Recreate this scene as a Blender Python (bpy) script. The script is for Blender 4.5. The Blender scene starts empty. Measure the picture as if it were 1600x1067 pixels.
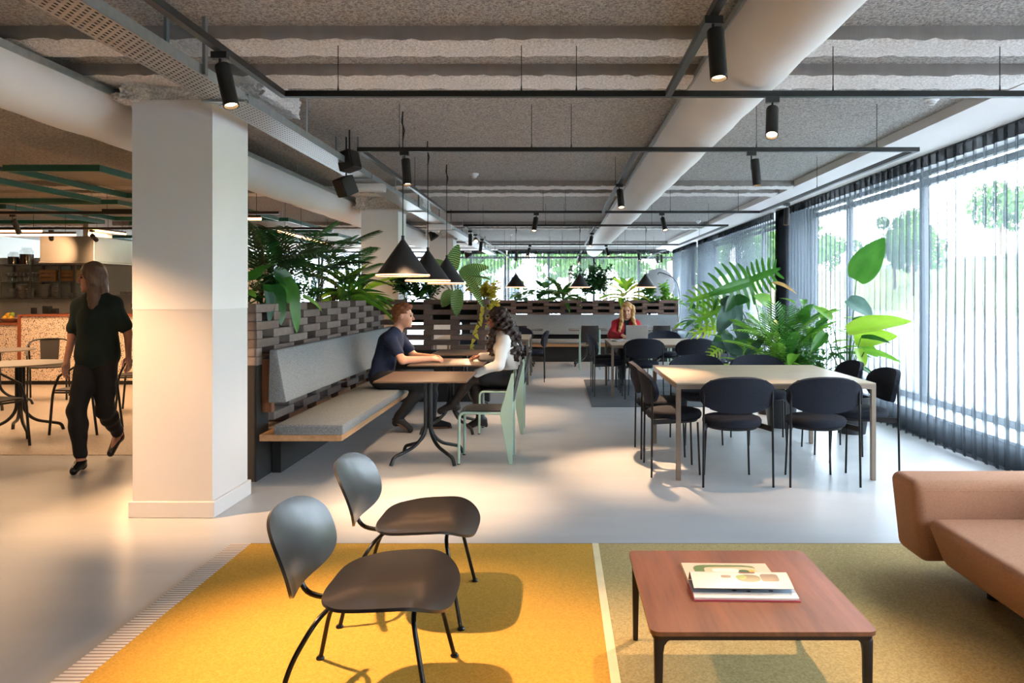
import bpy, bmesh, math, random
import numpy as np
from mathutils import Vector, Matrix, Euler
R = math.radians
random.seed(7)
SC = bpy.context.scene
COL = SC.collection

# ------------------------------------------------------------------ camera
F_PX, VPX, VPY, EYE = 1180.0, 872.0, 458.0, 1.45
cam_d = bpy.data.cameras.new('camera')
cam = bpy.data.objects.new('camera', cam_d); COL.objects.link(cam)
cam.location = (0, 0, EYE); cam.rotation_euler = (R(90), 0, 0)
cam_d.sensor_width = 36; cam_d.lens = F_PX / 1600 * 36
cam_d.shift_x = -(VPX - 800) / 1600; cam_d.shift_y = -(533.5 - VPY) / 1600
cam_d.clip_start = .05; cam_d.clip_end = 400
SC.camera = cam

# ------------------------------------------------------------------ sky, exposure
W = bpy.data.worlds.new('overcast_sky'); SC.world = W; W.use_nodes = True
_n = W.node_tree.nodes; _n.clear()
_o = _n.new('ShaderNodeOutputWorld'); _b = _n.new('ShaderNodeBackground')
_b.inputs[0].default_value = (.77, .87, 1.0, 1); _b.inputs[1].default_value = 21.0
W.node_tree.links.new(_b.outputs[0], _o.inputs[0])
SC.view_settings.view_transform = 'Standard'; SC.view_settings.look = 'None'
SC.view_settings.exposure = 1.12; SC.view_settings.gamma = 1.0
SC.view_settings.use_curve_mapping = False
SC.cycles.max_bounces = 8; SC.cycles.diffuse_bounces = 5; SC.cycles.transparent_max_bounces = 40
SC.cycles.caustics_reflective = False; SC.cycles.caustics_refractive = False
SC.cycles.sample_clamp_indirect = 6

def portal(x, y, z, rot, sx, sy):
    l = bpy.data.lights.new('window_portal', 'AREA'); l.shape = 'RECTANGLE'; l.size = sx; l.size_y = sy
    l.cycles.is_portal = True
    o = bpy.data.objects.new('window_portal', l); COL.objects.link(o); o.location = (x, y, z); o.rotation_euler = rot
portal(4.2, 12.3, 1.5, (0, R(90), 0), 2.6, 24)
portal(-4.5, 24.5, 1.5, (R(-90), 0, 0), 17.5, 2.6)

# ------------------------------------------------------------------ helpers
def at(px, py, d): return Vector(((px - VPX) * d / F_PX, d, EYE - (py - VPY) * d / F_PX))
def fl(px, py):
    d = F_PX * EYE / (py - VPY); return Vector(((px - VPX) * d / F_PX, d, 0))
def lin(c):
    if isinstance(c, str):
        c = c.lstrip('#'); c = tuple(int(c[i:i+2], 16) / 255 for i in (0, 2, 4))
    return tuple((v / 12.92 if v <= .04045 else ((v + .055) / 1.055) ** 2.4) for v in c)

class MB:
    def __init__(s): s.v = []; s.f = []
    def add(s, v, f):
        n = len(s.v); s.v += [tuple(p) for p in v]; s.f += [tuple(i + n for i in q) for q in f]; return s
    def box(s, x0, x1, y0, y1, z0, z1, m=None):
        v = [(x, y, z) for x in (x0, x1) for y in (y0, y1) for z in (z0, z1)]
        if m is not None: v = [m @ Vector(p) for p in v]
        return s.add(v, [(0, 1, 3, 2), (4, 6, 7, 5), (0, 4, 5, 1), (2, 3, 7, 6), (0, 2, 6, 4), (1, 5, 7, 3)])
    def tube(s, pts, r, seg=8, caps=True, closed=False):
        pts = [Vector(p) for p in pts]; n = len(pts)
        rr = r if isinstance(r, (list, tuple)) else [r] * n
        up = None; vs = []
        for i, p in enumerate(pts):
            if closed: t = pts[(i + 1) % n] - pts[i - 1]
            else: t = (pts[min(i + 1, n - 1)] - pts[max(i - 1, 0)])
            t.normalize()
            if up is None:
                a = Vector((0, 0, 1)) if abs(t.z) < .9 else Vector((1, 0, 0))
                up = (a - t * a.dot(t)).normalized()
            else:
                up = up - t * up.dot(t); up.normalize()
            b = t.cross(up)
            for k in range(seg):
                a = 2 * math.pi * k / seg
                vs.append(p + (up * math.cos(a) + b * math.sin(a)) * rr[i])
        fs = []
        for i in range(n if closed else n - 1):
            j = (i + 1) % n
            for k in range(seg):
                k2 = (k + 1) % seg
                fs.append((i * seg + k, i * seg + k2, j * seg + k2, j * seg + k))
        if caps and not closed:
            fs.append(tuple(range(seg))[::-1]); fs.append(tuple((n - 1) * seg + k for k in range(seg)))
        return s.add(vs, fs)
    def cyl(s, p0, p1, r0, r1=None, seg=12): return s.tube([p0, p1], [r0, r0 if r1 is None else r1], seg)
    def lathe(s, prof, seg=24, o=(0, 0, 0), m=None):
        vs = []; fs = []; n = len(prof)
        for r, z in prof:
            for k in range(seg):
                a = 2 * math.pi * k / seg
                p = Vector((r * math.cos(a), r * math.sin(a), z))
                if m is not None: p = m @ p
                vs.append((p.x + o[0], p.y + o[1], p.z + o[2]))
        for i in range(n - 1):
            for k in range(seg):
                k2 = (k + 1) % seg
                fs.append((i * seg + k, i * seg + k2, (i + 1) * seg + k2, (i + 1) * seg + k))
        if prof[0][0] > 1e-6: fs.append(tuple(range(seg))[::-1])
        if prof[-1][0] > 1e-6: fs.append(tuple((n - 1) * seg + k for k in range(seg)))
        return s.add(vs, fs)
    def grid(s, fn, nu, nv, closed_u=False):
        vs = [fn(i / (nu if closed_u else nu - 1), j / (nv - 1)) for j in range(nv) for i in range(nu)]
        fs = []
        for j in range(nv - 1):
            for i in range(nu if closed_u else nu - 1):
                i2 = (i + 1) % nu
                fs.append((j * nu + i, j * nu + i2, (j + 1) * nu + i2, (j + 1) * nu + i))
        return s.add(vs, fs)
    def slab(s, fn, nu, nv, th):
        """curved sheet with thickness th along the local normal"""
        P = [[Vector(fn(i / (nu - 1), j / (nv - 1))) for i in range(nu)] for j in range(nv)]
        top = []; bot = []
        for j in range(nv):
            for i in range(nu):
                du = P[j][min(i + 1, nu - 1)] - P[j][max(i - 1, 0)]
                dv = P[min(j + 1, nv - 1)][i] - P[max(j - 1, 0)][i]
                n = du.cross(dv)
                n = n.normalized() if n.length > 1e-9 else Vector((0, 0, 1))
                top.append(P[j][i] + n * th / 2); bot.append(P[j][i] - n * th / 2)
        N = nu * nv; fs = []
        for j in range(nv - 1):
            for i in range(nu - 1):
                a = j * nu + i
                fs.append((a, a + 1, a + nu + 1, a + nu)); fs.append((N + a, N + a + nu, N + a + nu + 1, N + a + 1))
        ring = [i for i in range(nu)] + [j * nu + nu - 1 for j in range(1, nv)] + [(nv - 1) * nu + i for i in range(nu - 2, -1, -1)] + [j * nu for j in range(nv - 2, 0, -1)]
        for a, b in zip(ring, ring[1:] + ring[:1]): fs.append((a, N + a, N + b, b))
        return s.add(top + bot, fs)
    def prism(s, outline, y0, y1, axis='y'):
        n = len(outline)
        mk = {'y': lambda a, b, t: (a, t, b), 'z': lambda a, b, t: (a, b, t), 'x': lambda a, b, t: (t, a, b)}[axis]
        v = [mk(a, b, y0) for a, b in outline] + [mk(a, b, y1) for a, b in outline]
        f = [tuple(range(n))[::-1], tuple(range(n, 2 * n))] + [(i, (i + 1) % n, n + (i + 1) % n, n + i) for i in range(n)]
        return s.add(v, f)
    def mesh(s, name, mat, smooth=40, bevel=0, bseg=2):
        me = bpy.data.meshes.new(name); me.from_pydata(s.v, [], s.f)
        bm = bmesh.new(); bm.from_mesh(me)
        bmesh.ops.recalc_face_normals(bm, faces=bm.faces)
        if bevel:
            es = [e for e in bm.edges if len(e.link_faces) == 2 and e.calc_face_angle(0) > R(30)]
            bmesh.ops.bevel(bm, geom=es, offset=bevel, segments=bseg, profile=.5, affect='EDGES', clamp_overlap=True)
        bm.to_mesh(me); bm.free()
        if mat is not None: me.materials.append(mat)
        if smooth:
            me.polygons.foreach_set('use_smooth', [True] * len(me.polygons))
            me.set_sharp_from_angle(angle=R(smooth))
        return me
    def build(s, name, mat, parent=None, smooth=40, bevel=0, bseg=2, loc=None):
        return link(name, s.mesh(name, mat, smooth, bevel, bseg), parent, loc)

def link(name, data, parent=None, loc=None, rot=None, scale=None):
    o = bpy.data.objects.new(name, data); COL.objects.link(o)
    if parent is not None: o.parent = parent
    if loc is not None: o.location = loc
    if rot is not None: o.rotation_euler = rot
    if scale is not None: o.scale = scale
    return o
def tag(o, label, cat, group=None, kind=None):
    o['label'] = label
    if cat: o['category'] = cat
    if group: o['group'] = group
    if kind: o['kind'] = kind
    return o
def thing(name, label, cat, loc=(0, 0, 0), rz=0, group=None):
    o = bpy.data.objects.new(name, None); COL.objects.link(o); o.empty_display_size = .1
    o.location = loc; o.rotation_euler = (0, 0, rz)
    return tag(o, label, cat, group)
def struct(o, label=None):
    o['kind'] = 'structure'
    if label: o['label'] = label
    return o
def copy_tree(o, parent=None):
    kids = list(o.children)
    c = o.copy(); COL.objects.link(c)
    if parent is not None: c.parent = parent
    for k in kids: copy_tree(k, c)
    return c
def copy_thing(o, label, loc, rz=0):
    c = copy_tree(o); c['label'] = label; c.location = loc; c.rotation_euler = (0, 0, rz); return c
def arc(c, r, a0, a1, n, plane='xz'):
    out = []
    for i in range(n + 1):
        a = R(a0 + (a1 - a0) * i / n); u, w = r * math.cos(a), r * math.sin(a)
        out.append({'xz': (c[0] + u, c[1], c[2] + w), 'xy': (c[0] + u, c[1] + w, c[2]), 'yz': (c[0], c[1] + u, c[2] + w)}[plane])
    return out
def smooth_path(pts, n=6):
    """Catmull-Rom through pts"""
    P = [Vector(p) for p in pts]; P = [P[0] * 2 - P[1]] + P + [P[-1] * 2 - P[-2]]; out = []
    for i in range(1, len(P) - 2):
        a, b, c, d = P[i - 1:i + 3]
        for k in range(n):
            t = k / n
            out.append(.5 * ((2 * b) + (c - a) * t + (2 * a - 5 * b + 4 * c - d) * t * t + (3 * b - a - 3 * c + d) * t ** 3))
    out.append(P[-2]); return out
def fillet(pts, r, n=5):
    """polyline with rounded corners"""
    P = [Vector(p) for p in pts]; out = [P[0]]
    for i in range(1, len(P) - 1):
        a = (P[i - 1] - P[i]); b = (P[i + 1] - P[i]); q = min(r, a.length * .49, b.length * .49)
        A = P[i] + a.normalized() * q; B = P[i] + b.normalized() * q
        for k in range(n + 1):
            t = k / n; out.append(A * (1 - t) ** 2 + P[i] * 2 * t * (1 - t) + B * t * t)
    out.append(P[-1]); return out

# ------------------------------------------------------------------ materials
def nodes(name):
    m = bpy.data.materials.new(name); m.use_nodes = True
    nt = m.node_tree; nt.nodes.clear()
    return m, nt, nt.nodes.new('ShaderNodeOutputMaterial')
def pset(p, **k):
    for a, v in k.items():
        if a in p.inputs: p.inputs[a].default_value = v
def coords(nt, scale=(1, 1, 1), rot=(0, 0, 0)):
    tc = nt.nodes.new('ShaderNodeTexCoord'); mp = nt.nodes.new('ShaderNodeMapping')
    mp.inputs['Scale'].default_value = scale; mp.inputs['Rotation'].default_value = rot
    nt.links.new(tc.outputs['Object'], mp.inputs[0]); return mp.outputs[0]
def ramp(nt, src, stops):
    r = nt.nodes.new('ShaderNodeValToRGB'); nt.links.new(src, r.inputs[0])
    e = r.color_ramp.elements
    while len(e) < len(stops): e.new(.5)
    for q, (p, c) in zip(e, stops): q.position = p; q.color = (*c, 1)
    return r.outputs[0]
def noise(nt, vec, scale, detail=3, rough=.55):
    n = nt.nodes.new('ShaderNodeTexNoise'); nt.links.new(vec, n.inputs['Vector'])
    n.inputs['Scale'].default_value = scale; n.inputs['Detail'].default_value = detail; n.inputs['Roughness'].default_value = rough
    return n.outputs['Fac']
def mixc(nt, fac, c1, c2):
    m = nt.nodes.new('ShaderNodeMix'); m.data_type = 'RGBA'; nt.links.new(fac, m.inputs[0])
    m.inputs[6].default_value = (*c1, 1); m.inputs[7].default_value = (*c2, 1); return m.outputs[2]
def bumpn(nt, h, strength, dist=.01):
    b = nt.nodes.new('ShaderNodeBump'); b.inputs['Strength'].default_value = strength; b.inputs['Distance'].default_value = dist
    nt.links.new(h, b.inputs['Height']); return b.outputs[0]
def M(name, col, rough=.5, metal=0, var=.08, scale=6, bump=0, bscale=80, stretch=(1, 1, 1), detail=3, bdist=.004, spec=None, coat=0):
    m, nt, out = nodes(name); c = lin(col)
    p = nt.nodes.new('ShaderNodeBsdfPrincipled'); nt.links.new(p.outputs[0], out.inputs[0])
    pset(p, Roughness=rough, Metallic=metal)
    if spec is not None: pset(p, **{'Specular IOR Level': spec})
    if coat: pset(p, **{'Coat Weight': coat, 'Coat Roughness': .15})
    v = coords(nt, stretch)
    nt.links.new(mixc(nt, noise(nt, v, scale, detail), tuple(x * (1 - 2 * var if var < .45 else .1) for x in c), tuple(min(1, x * (1 + 2 * var)) for x in c)), p.inputs['Base Color'])
    if bump: nt.links.new(bumpn(nt, noise(nt, v, bscale, 2), bump, bdist), p.inputs['Normal'])
    return m
def emis(name, col, strength):
    m, nt, out = nodes(name); e = nt.nodes.new('ShaderNodeEmission')
    e.inputs[0].default_value = (*lin(col), 1); e.inputs[1].default_value = strength
    nt.links.new(e.outputs[0], out.inputs[0]); return m
def sheer(name, col, through, trans=.35):
    """open mesh fabric: part of the light passes straight through"""
    m, nt, out = nodes(name)
    t = nt.nodes.new('ShaderNodeBsdfTransparent'); d = nt.nodes.new('ShaderNodeBsdfDiffuse'); l = nt.nodes.new('ShaderNodeBsdfTranslucent')
    d.inputs[0].default_value = (*lin(col), 1); l.inputs[0].default_value = (*lin(col), 1)
    a = nt.nodes.new('ShaderNodeMixShader'); b = nt.nodes.new('ShaderNodeMixShader')
    a.inputs[0].default_value = trans; nt.links.new(d.outputs[0], a.inputs[1]); nt.links.new(l.outputs[0], a.inputs[2])
    v = coords(nt, (1, 1, 1))
    w = ramp(nt, noise(nt, v, 3, 2), [(.3, (through - .04,) * 3), (.7, (through + .04,) * 3)])
    nt.links.new(w, b.inputs[0]); nt.links.new(a.outputs[0], b.inputs[1]); nt.links.new(t.outputs[0], b.inputs[2])
    nt.links.new(b.outputs[0], out.inputs[0]); return m
def glassy(name, tint, gloss=.06, rough=.02):
    m, nt, out = nodes(name)
    t = nt.nodes.new('ShaderNodeBsdfTransparent'); g = nt.nodes.new('ShaderNodeBsdfGlossy'); a = nt.nodes.new('ShaderNodeMixShader')
    t.inputs[0].default_value = (*tint, 1); g.inputs['Roughness'].default_value = rough
    a.inputs[0].default_value = gloss
    nt.links.new(t.outputs[0], a.inputs[1]); nt.links.new(g.outputs[0], a.inputs[2]); nt.links.new(a.outputs[0], out.inputs[0]); return m
def leafmat(name, col, col2, rough=.35, trans=.35, vein=None, vscale=9):
    """col blade, col2 second tone; vein: colour of pale markings"""
    m, nt, out = nodes(name)
    p = nt.nodes.new('ShaderNodeBsdfPrincipled'); pset(p, Roughness=rough)
    l = nt.nodes.new('ShaderNodeBsdfTranslucent'); a = nt.nodes.new('ShaderNodeMixShader'); a.inputs[0].default_value = trans
    v = coords(nt)
    c = ramp(nt, noise(nt, v, 2.5, 2), [(.25, lin(col)), (.75, lin(col2))])
    if vein:
        w = nt.nodes.new('ShaderNodeTexWave'); w.inputs['Scale'].default_value = vscale; w.inputs['Distortion'].default_value = 3
        nt.links.new(v, w.inputs['Vector'])
        mx = nt.nodes.new('ShaderNodeMix'); mx.data_type = 'RGBA'
        f = ramp(nt, w.outputs['Fac'], [(.55, (0, 0, 0)), (.85, (.85, .85, .85))])
        nt.links.new(f, mx.inputs[0]); nt.links.new(c, mx.inputs[6]); mx.inputs[7].default_value = (*lin(vein), 1); c = mx.outputs[2]
    nt.links.new(c, p.inputs['Base Color']); nt.links.new(c, l.inputs[0])
    nt.links.new(p.outputs[0], a.inputs[1]); nt.links.new(l.outputs[0], a.inputs[2]); nt.links.new(a.outputs[0], out.inputs[0])
    return m
def woodmat(name, c1, c2, rough=.4, axis='x', scale=1.0, coat=0):
    m, nt, out = nodes(name); p = nt.nodes.new('ShaderNodeBsdfPrincipled'); nt.links.new(p.outputs[0], out.inputs[0]); pset(p, Roughness=rough)
    if coat: pset(p, **{'Coat Weight': coat, 'Coat Roughness': .2})
    st = {'x': (1.2, 14, 14), 'y': (14, 1.2, 14), 'z': (14, 14, 1.2)}[axis]
    v = coords(nt, tuple(q * scale for q in st))
    n1 = noise(nt, v, 1.6, 6, .65)
    nt.links.new(ramp(nt, n1, [(.3, lin(c1)), (.7, lin(c2))]), p.inputs['Base Color'])
    nt.links.new(bumpn(nt, n1, .15, .002), p.inputs['Normal'])
    return m
# ------------------------------------------------------------------ shared materials
def floor_mat():
    m, nt, out = nodes('polished_concrete'); p = nt.nodes.new('ShaderNodeBsdfPrincipled'); nt.links.new(p.outputs[0], out.inputs[0])
    v = coords(nt, (1, 1, 1)); a = noise(nt, v, .5, 5, .5); b = noise(nt, coords(nt, (1.2, 4, 1), (0, 0, .4)), 1.1, 4, .5)
    mx = nt.nodes.new('ShaderNodeMath'); mx.operation = 'ADD'; nt.links.new(a, mx.inputs[0]); nt.links.new(b, mx.inputs[1])
    md = nt.nodes.new('ShaderNodeMath'); md.operation = 'MULTIPLY'; md.inputs[1].default_value = .5; nt.links.new(mx.outputs[0], md.inputs[0])
    nt.links.new(mixc(nt, md.outputs[0], lin('#9d9d9f'), lin('#c8c9cb')), p.inputs['Base Color'])
    pset(p, Roughness=.3)
    return m
def speckle(name, base, dots, scale, rough=.4, thr=.32):
    m, nt, out = nodes(name); p = nt.nodes.new('ShaderNodeBsdfPrincipled'); nt.links.new(p.outputs[0], out.inputs[0]); pset(p, Roughness=rough)
    v = coords(nt); vo = nt.nodes.new('ShaderNodeTexVoronoi'); vo.inputs['Scale'].default_value = scale; nt.links.new(v, vo.inputs['Vector'])
    n = noise(nt, v, scale * .35, 2)
    mx = nt.nodes.new('ShaderNodeMath'); mx.operation = 'MULTIPLY'; nt.links.new(vo.outputs['Distance'], mx.inputs[0]); nt.links.new(n, mx.inputs[1])
    nt.links.new(ramp(nt, mx.outputs[0], [(thr * .45, lin(dots)), (thr * .55, lin(base))]), p.inputs['Base Color'])
    return m
def woolmat(name, c1, c2, bs, strength):
    m, nt, out = nodes(name); p = nt.nodes.new('ShaderNodeBsdfPrincipled'); nt.links.new(p.outputs[0], out.inputs[0]); pset(p, Roughness=.95, **{'Specular IOR Level': .1})
    v = coords(nt); n = noise(nt, v, bs, 3, .7); n2 = noise(nt, v, 1.3, 3)
    mx = nt.nodes.new('ShaderNodeMix'); mx.data_type = 'RGBA'
    nt.links.new(n2, mx.inputs[0])
    nt.links.new(ramp(nt, n, [(.36, lin(c1)), (.62, lin(c2))]), mx.inputs[6])
    nt.links.new(ramp(nt, n, [(.36, tuple(x * .85 for x in lin(c1))), (.62, tuple(x * .92 for x in lin(c2)))]), mx.inputs[7])
    nt.links.new(mx.outputs[2], p.inputs['Base Color'])
    nt.links.new(bumpn(nt, n, strength, .02), p.inputs['Normal'])
    return m
def weave(name, c1, c2, scale, rough=.9, ang=0.0, strength=.5):
    m, nt, out = nodes(name); p = nt.nodes.new('ShaderNodeBsdfPrincipled'); nt.links.new(p.outputs[0], out.inputs[0]); pset(p, Roughness=rough, **{'Specular IOR Level': .15})
    v = coords(nt, (1, 1, 1), (0, 0, ang))
    w1 = nt.nodes.new('ShaderNodeTexWave'); w1.inputs['Scale'].default_value = scale; w1.inputs['Distortion'].default_value = .6; w1.bands_direction = 'X'
    w2 = nt.nodes.new('ShaderNodeTexWave'); w2.inputs['Scale'].default_value = scale * .7; w2.inputs['Distortion'].default_value = .6; w2.bands_direction = 'Y'
    for w in (w1, w2): nt.links.new(v, w.inputs['Vector'])
    mx = nt.nodes.new('ShaderNodeMath'); mx.operation = 'MULTIPLY'; nt.links.new(w1.outputs['Fac'], mx.inputs[0]); nt.links.new(w2.outputs['Fac'], mx.inputs[1])
    n = noise(nt, v, 120, 2)
    ad = nt.nodes.new('ShaderNodeMath'); ad.operation = 'MULTIPLY_ADD'; ad.inputs[1].default_value = .55; nt.links.new(mx.outputs[0], ad.inputs[0]); nt.links.new(n, ad.inputs[2])
    nt.links.new(ramp(nt, ad.outputs[0], [(.35, lin(c1)), (.85, lin(c2))]), p.inputs['Base Color'])
    nt.links.new(bumpn(nt, mx.outputs[0], strength, .003), p.inputs['Normal'])
    return m
X = {}
X['concrete'] = floor_mat()
X['terrazzo'] = speckle('terrazzo_floor', '#b9aca0', '#85776c', 90, .35, .3)
X['counter'] = speckle('terrazzo_counter', '#dcc6b4', '#4a3630', 55, .5, .34)
X['wool'] = woolmat('wood_wool_ceiling', '#7f7b77', '#c2beb9', 70, .7)
X['spray'] = woolmat('sprayed_plaster', '#cfcac6', '#f6f2ee', 60, .7)
X['ribside'] = M('grey_rib_side', '#8b8581', .9, var=.1, scale=5, bump=.3, bscale=30, stretch=(3, 1, .4))  # greyer and darker than the sprayed underside
X['plaster'] = M('white_plaster', '#e3e2e2', .6, var=.02, scale=2)
X['dado'] = M('grey_lower_paint', '#cfcdcc', .5, var=.02, scale=2)
X['soffit'] = M('soffit_paint', '#cfcbc8', .7, var=.02, scale=2)
X['duct'] = M('fabric_duct', '#dedcda', .75, var=.03, scale=3, bump=.25, bscale=5, stretch=(1, .5, 1), bdist=.03)
X['black'] = M('black_powder_coat', '#141414', .42, var=.1)
X['blackmat'] = M('black_matt_paint', '#191817', .65, var=.08)
X['darkframe'] = M('window_frame_anthracite', '#2c2e31', .5, var=.05)
X['sill'] = M('sill_white', '#e6e8ea', .5, var=.03)
X['galv'] = M('galvanised_steel', '#a9b1b5', .4, .75, var=.12, scale=20)
X['green'] = M('green_steel', '#0e5440', .45, var=.08)
X['brick'] = M('brown_grey_brick', '#74675f', .85, var=.2, scale=9, bump=.5, bscale=60)
X['bricks'] = [M('brick_tone_%s' % n, c, .85, var=.16, scale=11, bump=.5, bscale=60) for n, c in (('a', '#6f645e'), ('b', '#665952'), ('c', '#7a6e67'), ('d', '#5f4b42'), ('e', '#57443c'), ('f', '#685349'))]
X['glass'] = glassy('window_glass', (.93, .96, .96))
X['sheer'] = sheer('sheer_black_mesh', '#50565c', .44, .5)
X['sheer_far'] = sheer('sheer_grey_mesh', '#565a5e', .55, .5)
X['heading'] = sheer('curtain_heading', '#26282b', .06, .15)
X['greyfab'] = weave('grey_bench_fabric', '#5d6266', '#8b9093', 260, strength=.35)
X['oak'] = woodmat('oak_plank', '#a67c55', '#c39a70', .45, 'y')
X['yellow'] = weave('yellow_rug', '#b0842f', '#d9a648', 130, ang=.6)
X['tan'] = weave('tan_rug', '#94804f', '#c9b27c', 130, ang=.6)
X['blacksteel'] = M('blackened_steel', '#121213', .35, .3, var=.1)
X['lens'] = emis('lamp_lens', '#ffce96', 12)
X['led'] = emis('led_tube_glow', '#ffb574', 5)
X['chrome'] = M('brushed_metal', '#c8c8c8', .3, .9, var=.05)

# ------------------------------------------------------------------ setting
CEIL = 2.88
SOF = 2.80
m = MB(); m.box(-14, 4.2, -4, 24.6, -.12, 0)
struct(m.build('floor', X['concrete'], smooth=0), 'polished grey concrete floor')
m = MB(); m.box(-14, -2.62, 6.75, 24.4, 0, .006)
struct(m.build('floor_terrazzo', X['terrazzo'], smooth=0), 'pale speckled terrazzo floor of the cafe area')
m = MB(); m.box(-14, 4.3, -4, 24.6, CEIL, CEIL + .12)
struct(m.build('ceiling', X['wool'], smooth=0), 'grey wood wool ceiling')
# sprayed ribs across the ceiling, ragged edges
rng = random.Random(3)
def rib(y0, w, x0, x1, z0, z1, seed):
    r = random.Random(seed); n = int((x1 - x0) / .05); m = MB()
    prof = [(0, 1), (0, .45), (.02, .1), (.12, 0), (.5, -.03), (.88, 0), (.98, .1), (1, .5), (1, 1)]
    fl_ = [r.uniform(-1, 1) for _ in range((n + 1) * len(prof))]
    def fn(u, v):
        i = round(u * n); j = round(v * (len(prof) - 1)); a, b = prof[j]; k = i * len(prof) + j
        q = 0 if j in (0, len(prof) - 1) else .007
        return (x0 + (x1 - x0) * u, y0 + a * w + fl_[k] * q, z0 + b * (z1 - z0) + fl_[-k] * q)
    m.grid(fn, n + 1, len(prof)); return m
k = 0
for per in range(4):
    for off, w in ((4.04, .30), (4.71, .32)):
        y0 = off + 5.55 * per - (0 if per else 0)
        if y0 > 24: continue
        k += 1
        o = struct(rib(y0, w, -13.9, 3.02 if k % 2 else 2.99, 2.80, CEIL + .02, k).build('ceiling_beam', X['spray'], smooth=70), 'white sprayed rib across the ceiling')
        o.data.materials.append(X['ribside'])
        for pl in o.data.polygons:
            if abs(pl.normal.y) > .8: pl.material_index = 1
# soffit above the curtains
m = MB(); m.box(3.0, 4.25, -4, 24.6, SOF, CEIL + .005); struct(m.build('trim_1', X['soffit'], smooth=0), 'plain plaster soffit above the curtains')
m = MB(); m.box(-14, 3.0, 23.3, 24.6, SOF, CEIL + .004); struct(m.build('trim_2', X['soffit'], smooth=0), 'plain plaster soffit above the far windows')
# columns
def column(x0, x1, y0, y1, ztop, label):
    m = MB(); m.box(x0, x1, y0, y1, 1.345, ztop); c = m.build('column', X['plaster'], smooth=0)
    tag(c, label, None, kind='structure')
    m = MB(); m.box(x0 + .002, x1 - .002, y0 + .002, y1 - .002, 0, 1.345); m.build('lower_paint', X['dado'], c, smooth=0)
    m = MB(); m.box(x0 - .018, x1 + .018, y0 - .018, y1 + .018, 0, .105); m.build('baseboard', X['dado'], c, smooth=0, bevel=.004, bseg=1)
    r = random.Random(int(y0 * 10)); m = MB()
    m.box(x0 - .11, x0 + .05, y0 - .03, y1 + .05, ztop - .01, ztop + .04)
    m.box(x0 - .06, x0 + .10, y0 - .04, y1 + .1, ztop - .0, CEIL)
    m.box(x0 + .08, x1 + .02, y0 + .03, y1 + .04, ztop - .012, CEIL)
    m.box(x1 + .0, x1 + .34, y0 - .02, y1 + .1, ztop + .03, CEIL)
    h = m.build('sprayed_head', None, c, smooth=0)
    bm = bmesh.new(); bm.from_mesh(h.data); bmesh.ops.subdivide_edges(bm, edges=bm.edges, cuts=8, use_grid_fill=True)
    for v in bm.verts: v.co += Vector((r.uniform(-1, 1), r.uniform(-1, 1), r.uniform(-1, 1) * .6)) * .014
    bm.to_mesh(h.data); bm.free(); h.data.materials.append(X['spray'])
    return c
column(-2.755, -2.235, 4.885, 5.44, 2.70, 'nearest square white column with grey lower paint')
column(-2.755, -2.235, 10.56, 11.1, 2.62, 'second square white column behind the planter')
column(-2.755, -2.235, 16.1, 16.6, 2.62, 'farthest square white column')
# right window wall: ledge, frames, panes
m = MB(); m.box(3.72, 4.15, -4, 24.5, 0, .215); struct(m.build('wall_right', M('ledge_casing', '#3a3b3d', .6), smooth=0), 'low dark casing under the windows')
m = MB(); m.box(3.70, 4.15, -4, 24.5, .215, .24); struct(m.build('trim_3', X['sill'], smooth=0), 'pale window ledge')
def window(n, ax, p, a0, a1, posts, label, z0=.24, z1=2.8, tr=2.64):
    """ax 'x': wall plane X=p running along Y a0..a1 ; ax 'y': plane Y=p along X"""
    def bx(mb, u0, u1, w0, w1, z0, z1):
        if ax == 'x': mb.box(p + w0, p + w1, u0, u1, z0, z1)
        else: mb.box(u0, u1, p + w0, p + w1, z0, z1)
    w = bpy.data.objects.new('window_%d' % n, None); COL.objects.link(w); tag(w, label, None, kind='structure')
    for (b0, b1) in ((z0, z0 + .07), (tr, tr + .07), (z1 - .05, z1)):
        mb = MB(); bx(mb, a0, a1, 0, .07, b0, b1); mb.build('frame_rail', X['darkframe'], w, smooth=0)
    ps = [a0] + posts + [a1]
    for q in ps:
        mb = MB(); bx(mb, q - .035, q + .035, -.005, .075, z0, z1); mb.build('frame_post', X['darkframe'], w, smooth=0)
    for q0, q1 in zip(ps[:-1], ps[1:]):
        for c0, c1 in ((z0 + .07, tr), (tr + .07, z1 - .05)):
            mb = MB(); bx(mb, q0 + .03, q1 - .03, .03, .04, c0, c1); mb.build('pane', X['glass'], w, smooth=0)
    return w
window(1, 'x', 4.06, -4, 12.05, [-1.2, 1.7, 4.6, 8.45, 10.6], 'nearest tall window behind the sheer curtain')
window(2, 'x', 4.06, 12.85, 19.5, [15.0, 17.2], 'tall window between the two dark piers')
window(3, 'x', 4.06, 19.95, 24.2, [22], 'tall window next to the far corner')
window(4, 'y', 24.3, -1.6, 4.0, [-.3, 1.15, 2.6], 'far window behind the grey curtain', .0, 2.8, 2.56)
window(5, 'y', 24.3, -7.6, -1.7, [-6.4, -5.2, -4, -2.8], 'far window behind the planter greenery', .0, 2.8, 2.56)
window(6, 'y', 24.3, -14, -7.7, [-12.4, -10.8, -9.2], 'far window above the kitchen wall', .0, 2.8, 2.56)
for i, (a, b) in enumerate(((12.1, 12.8), (19.55, 19.9))):
    m = MB(); m.box(3.86, 4.16, a, b, .24, SOF); struct(m.build('wall_right_pier', M('pier_dark', '#222325', .7), smooth=0), 'dark pier between two windows, %s' % ('nearer' if i == 0 else 'farther'))
m = MB(); m.box(3.95, 4.2, 24.25, 24.6, 0, SOF); struct(m.build('wall_corner', X['darkframe'], smooth=0))
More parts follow.
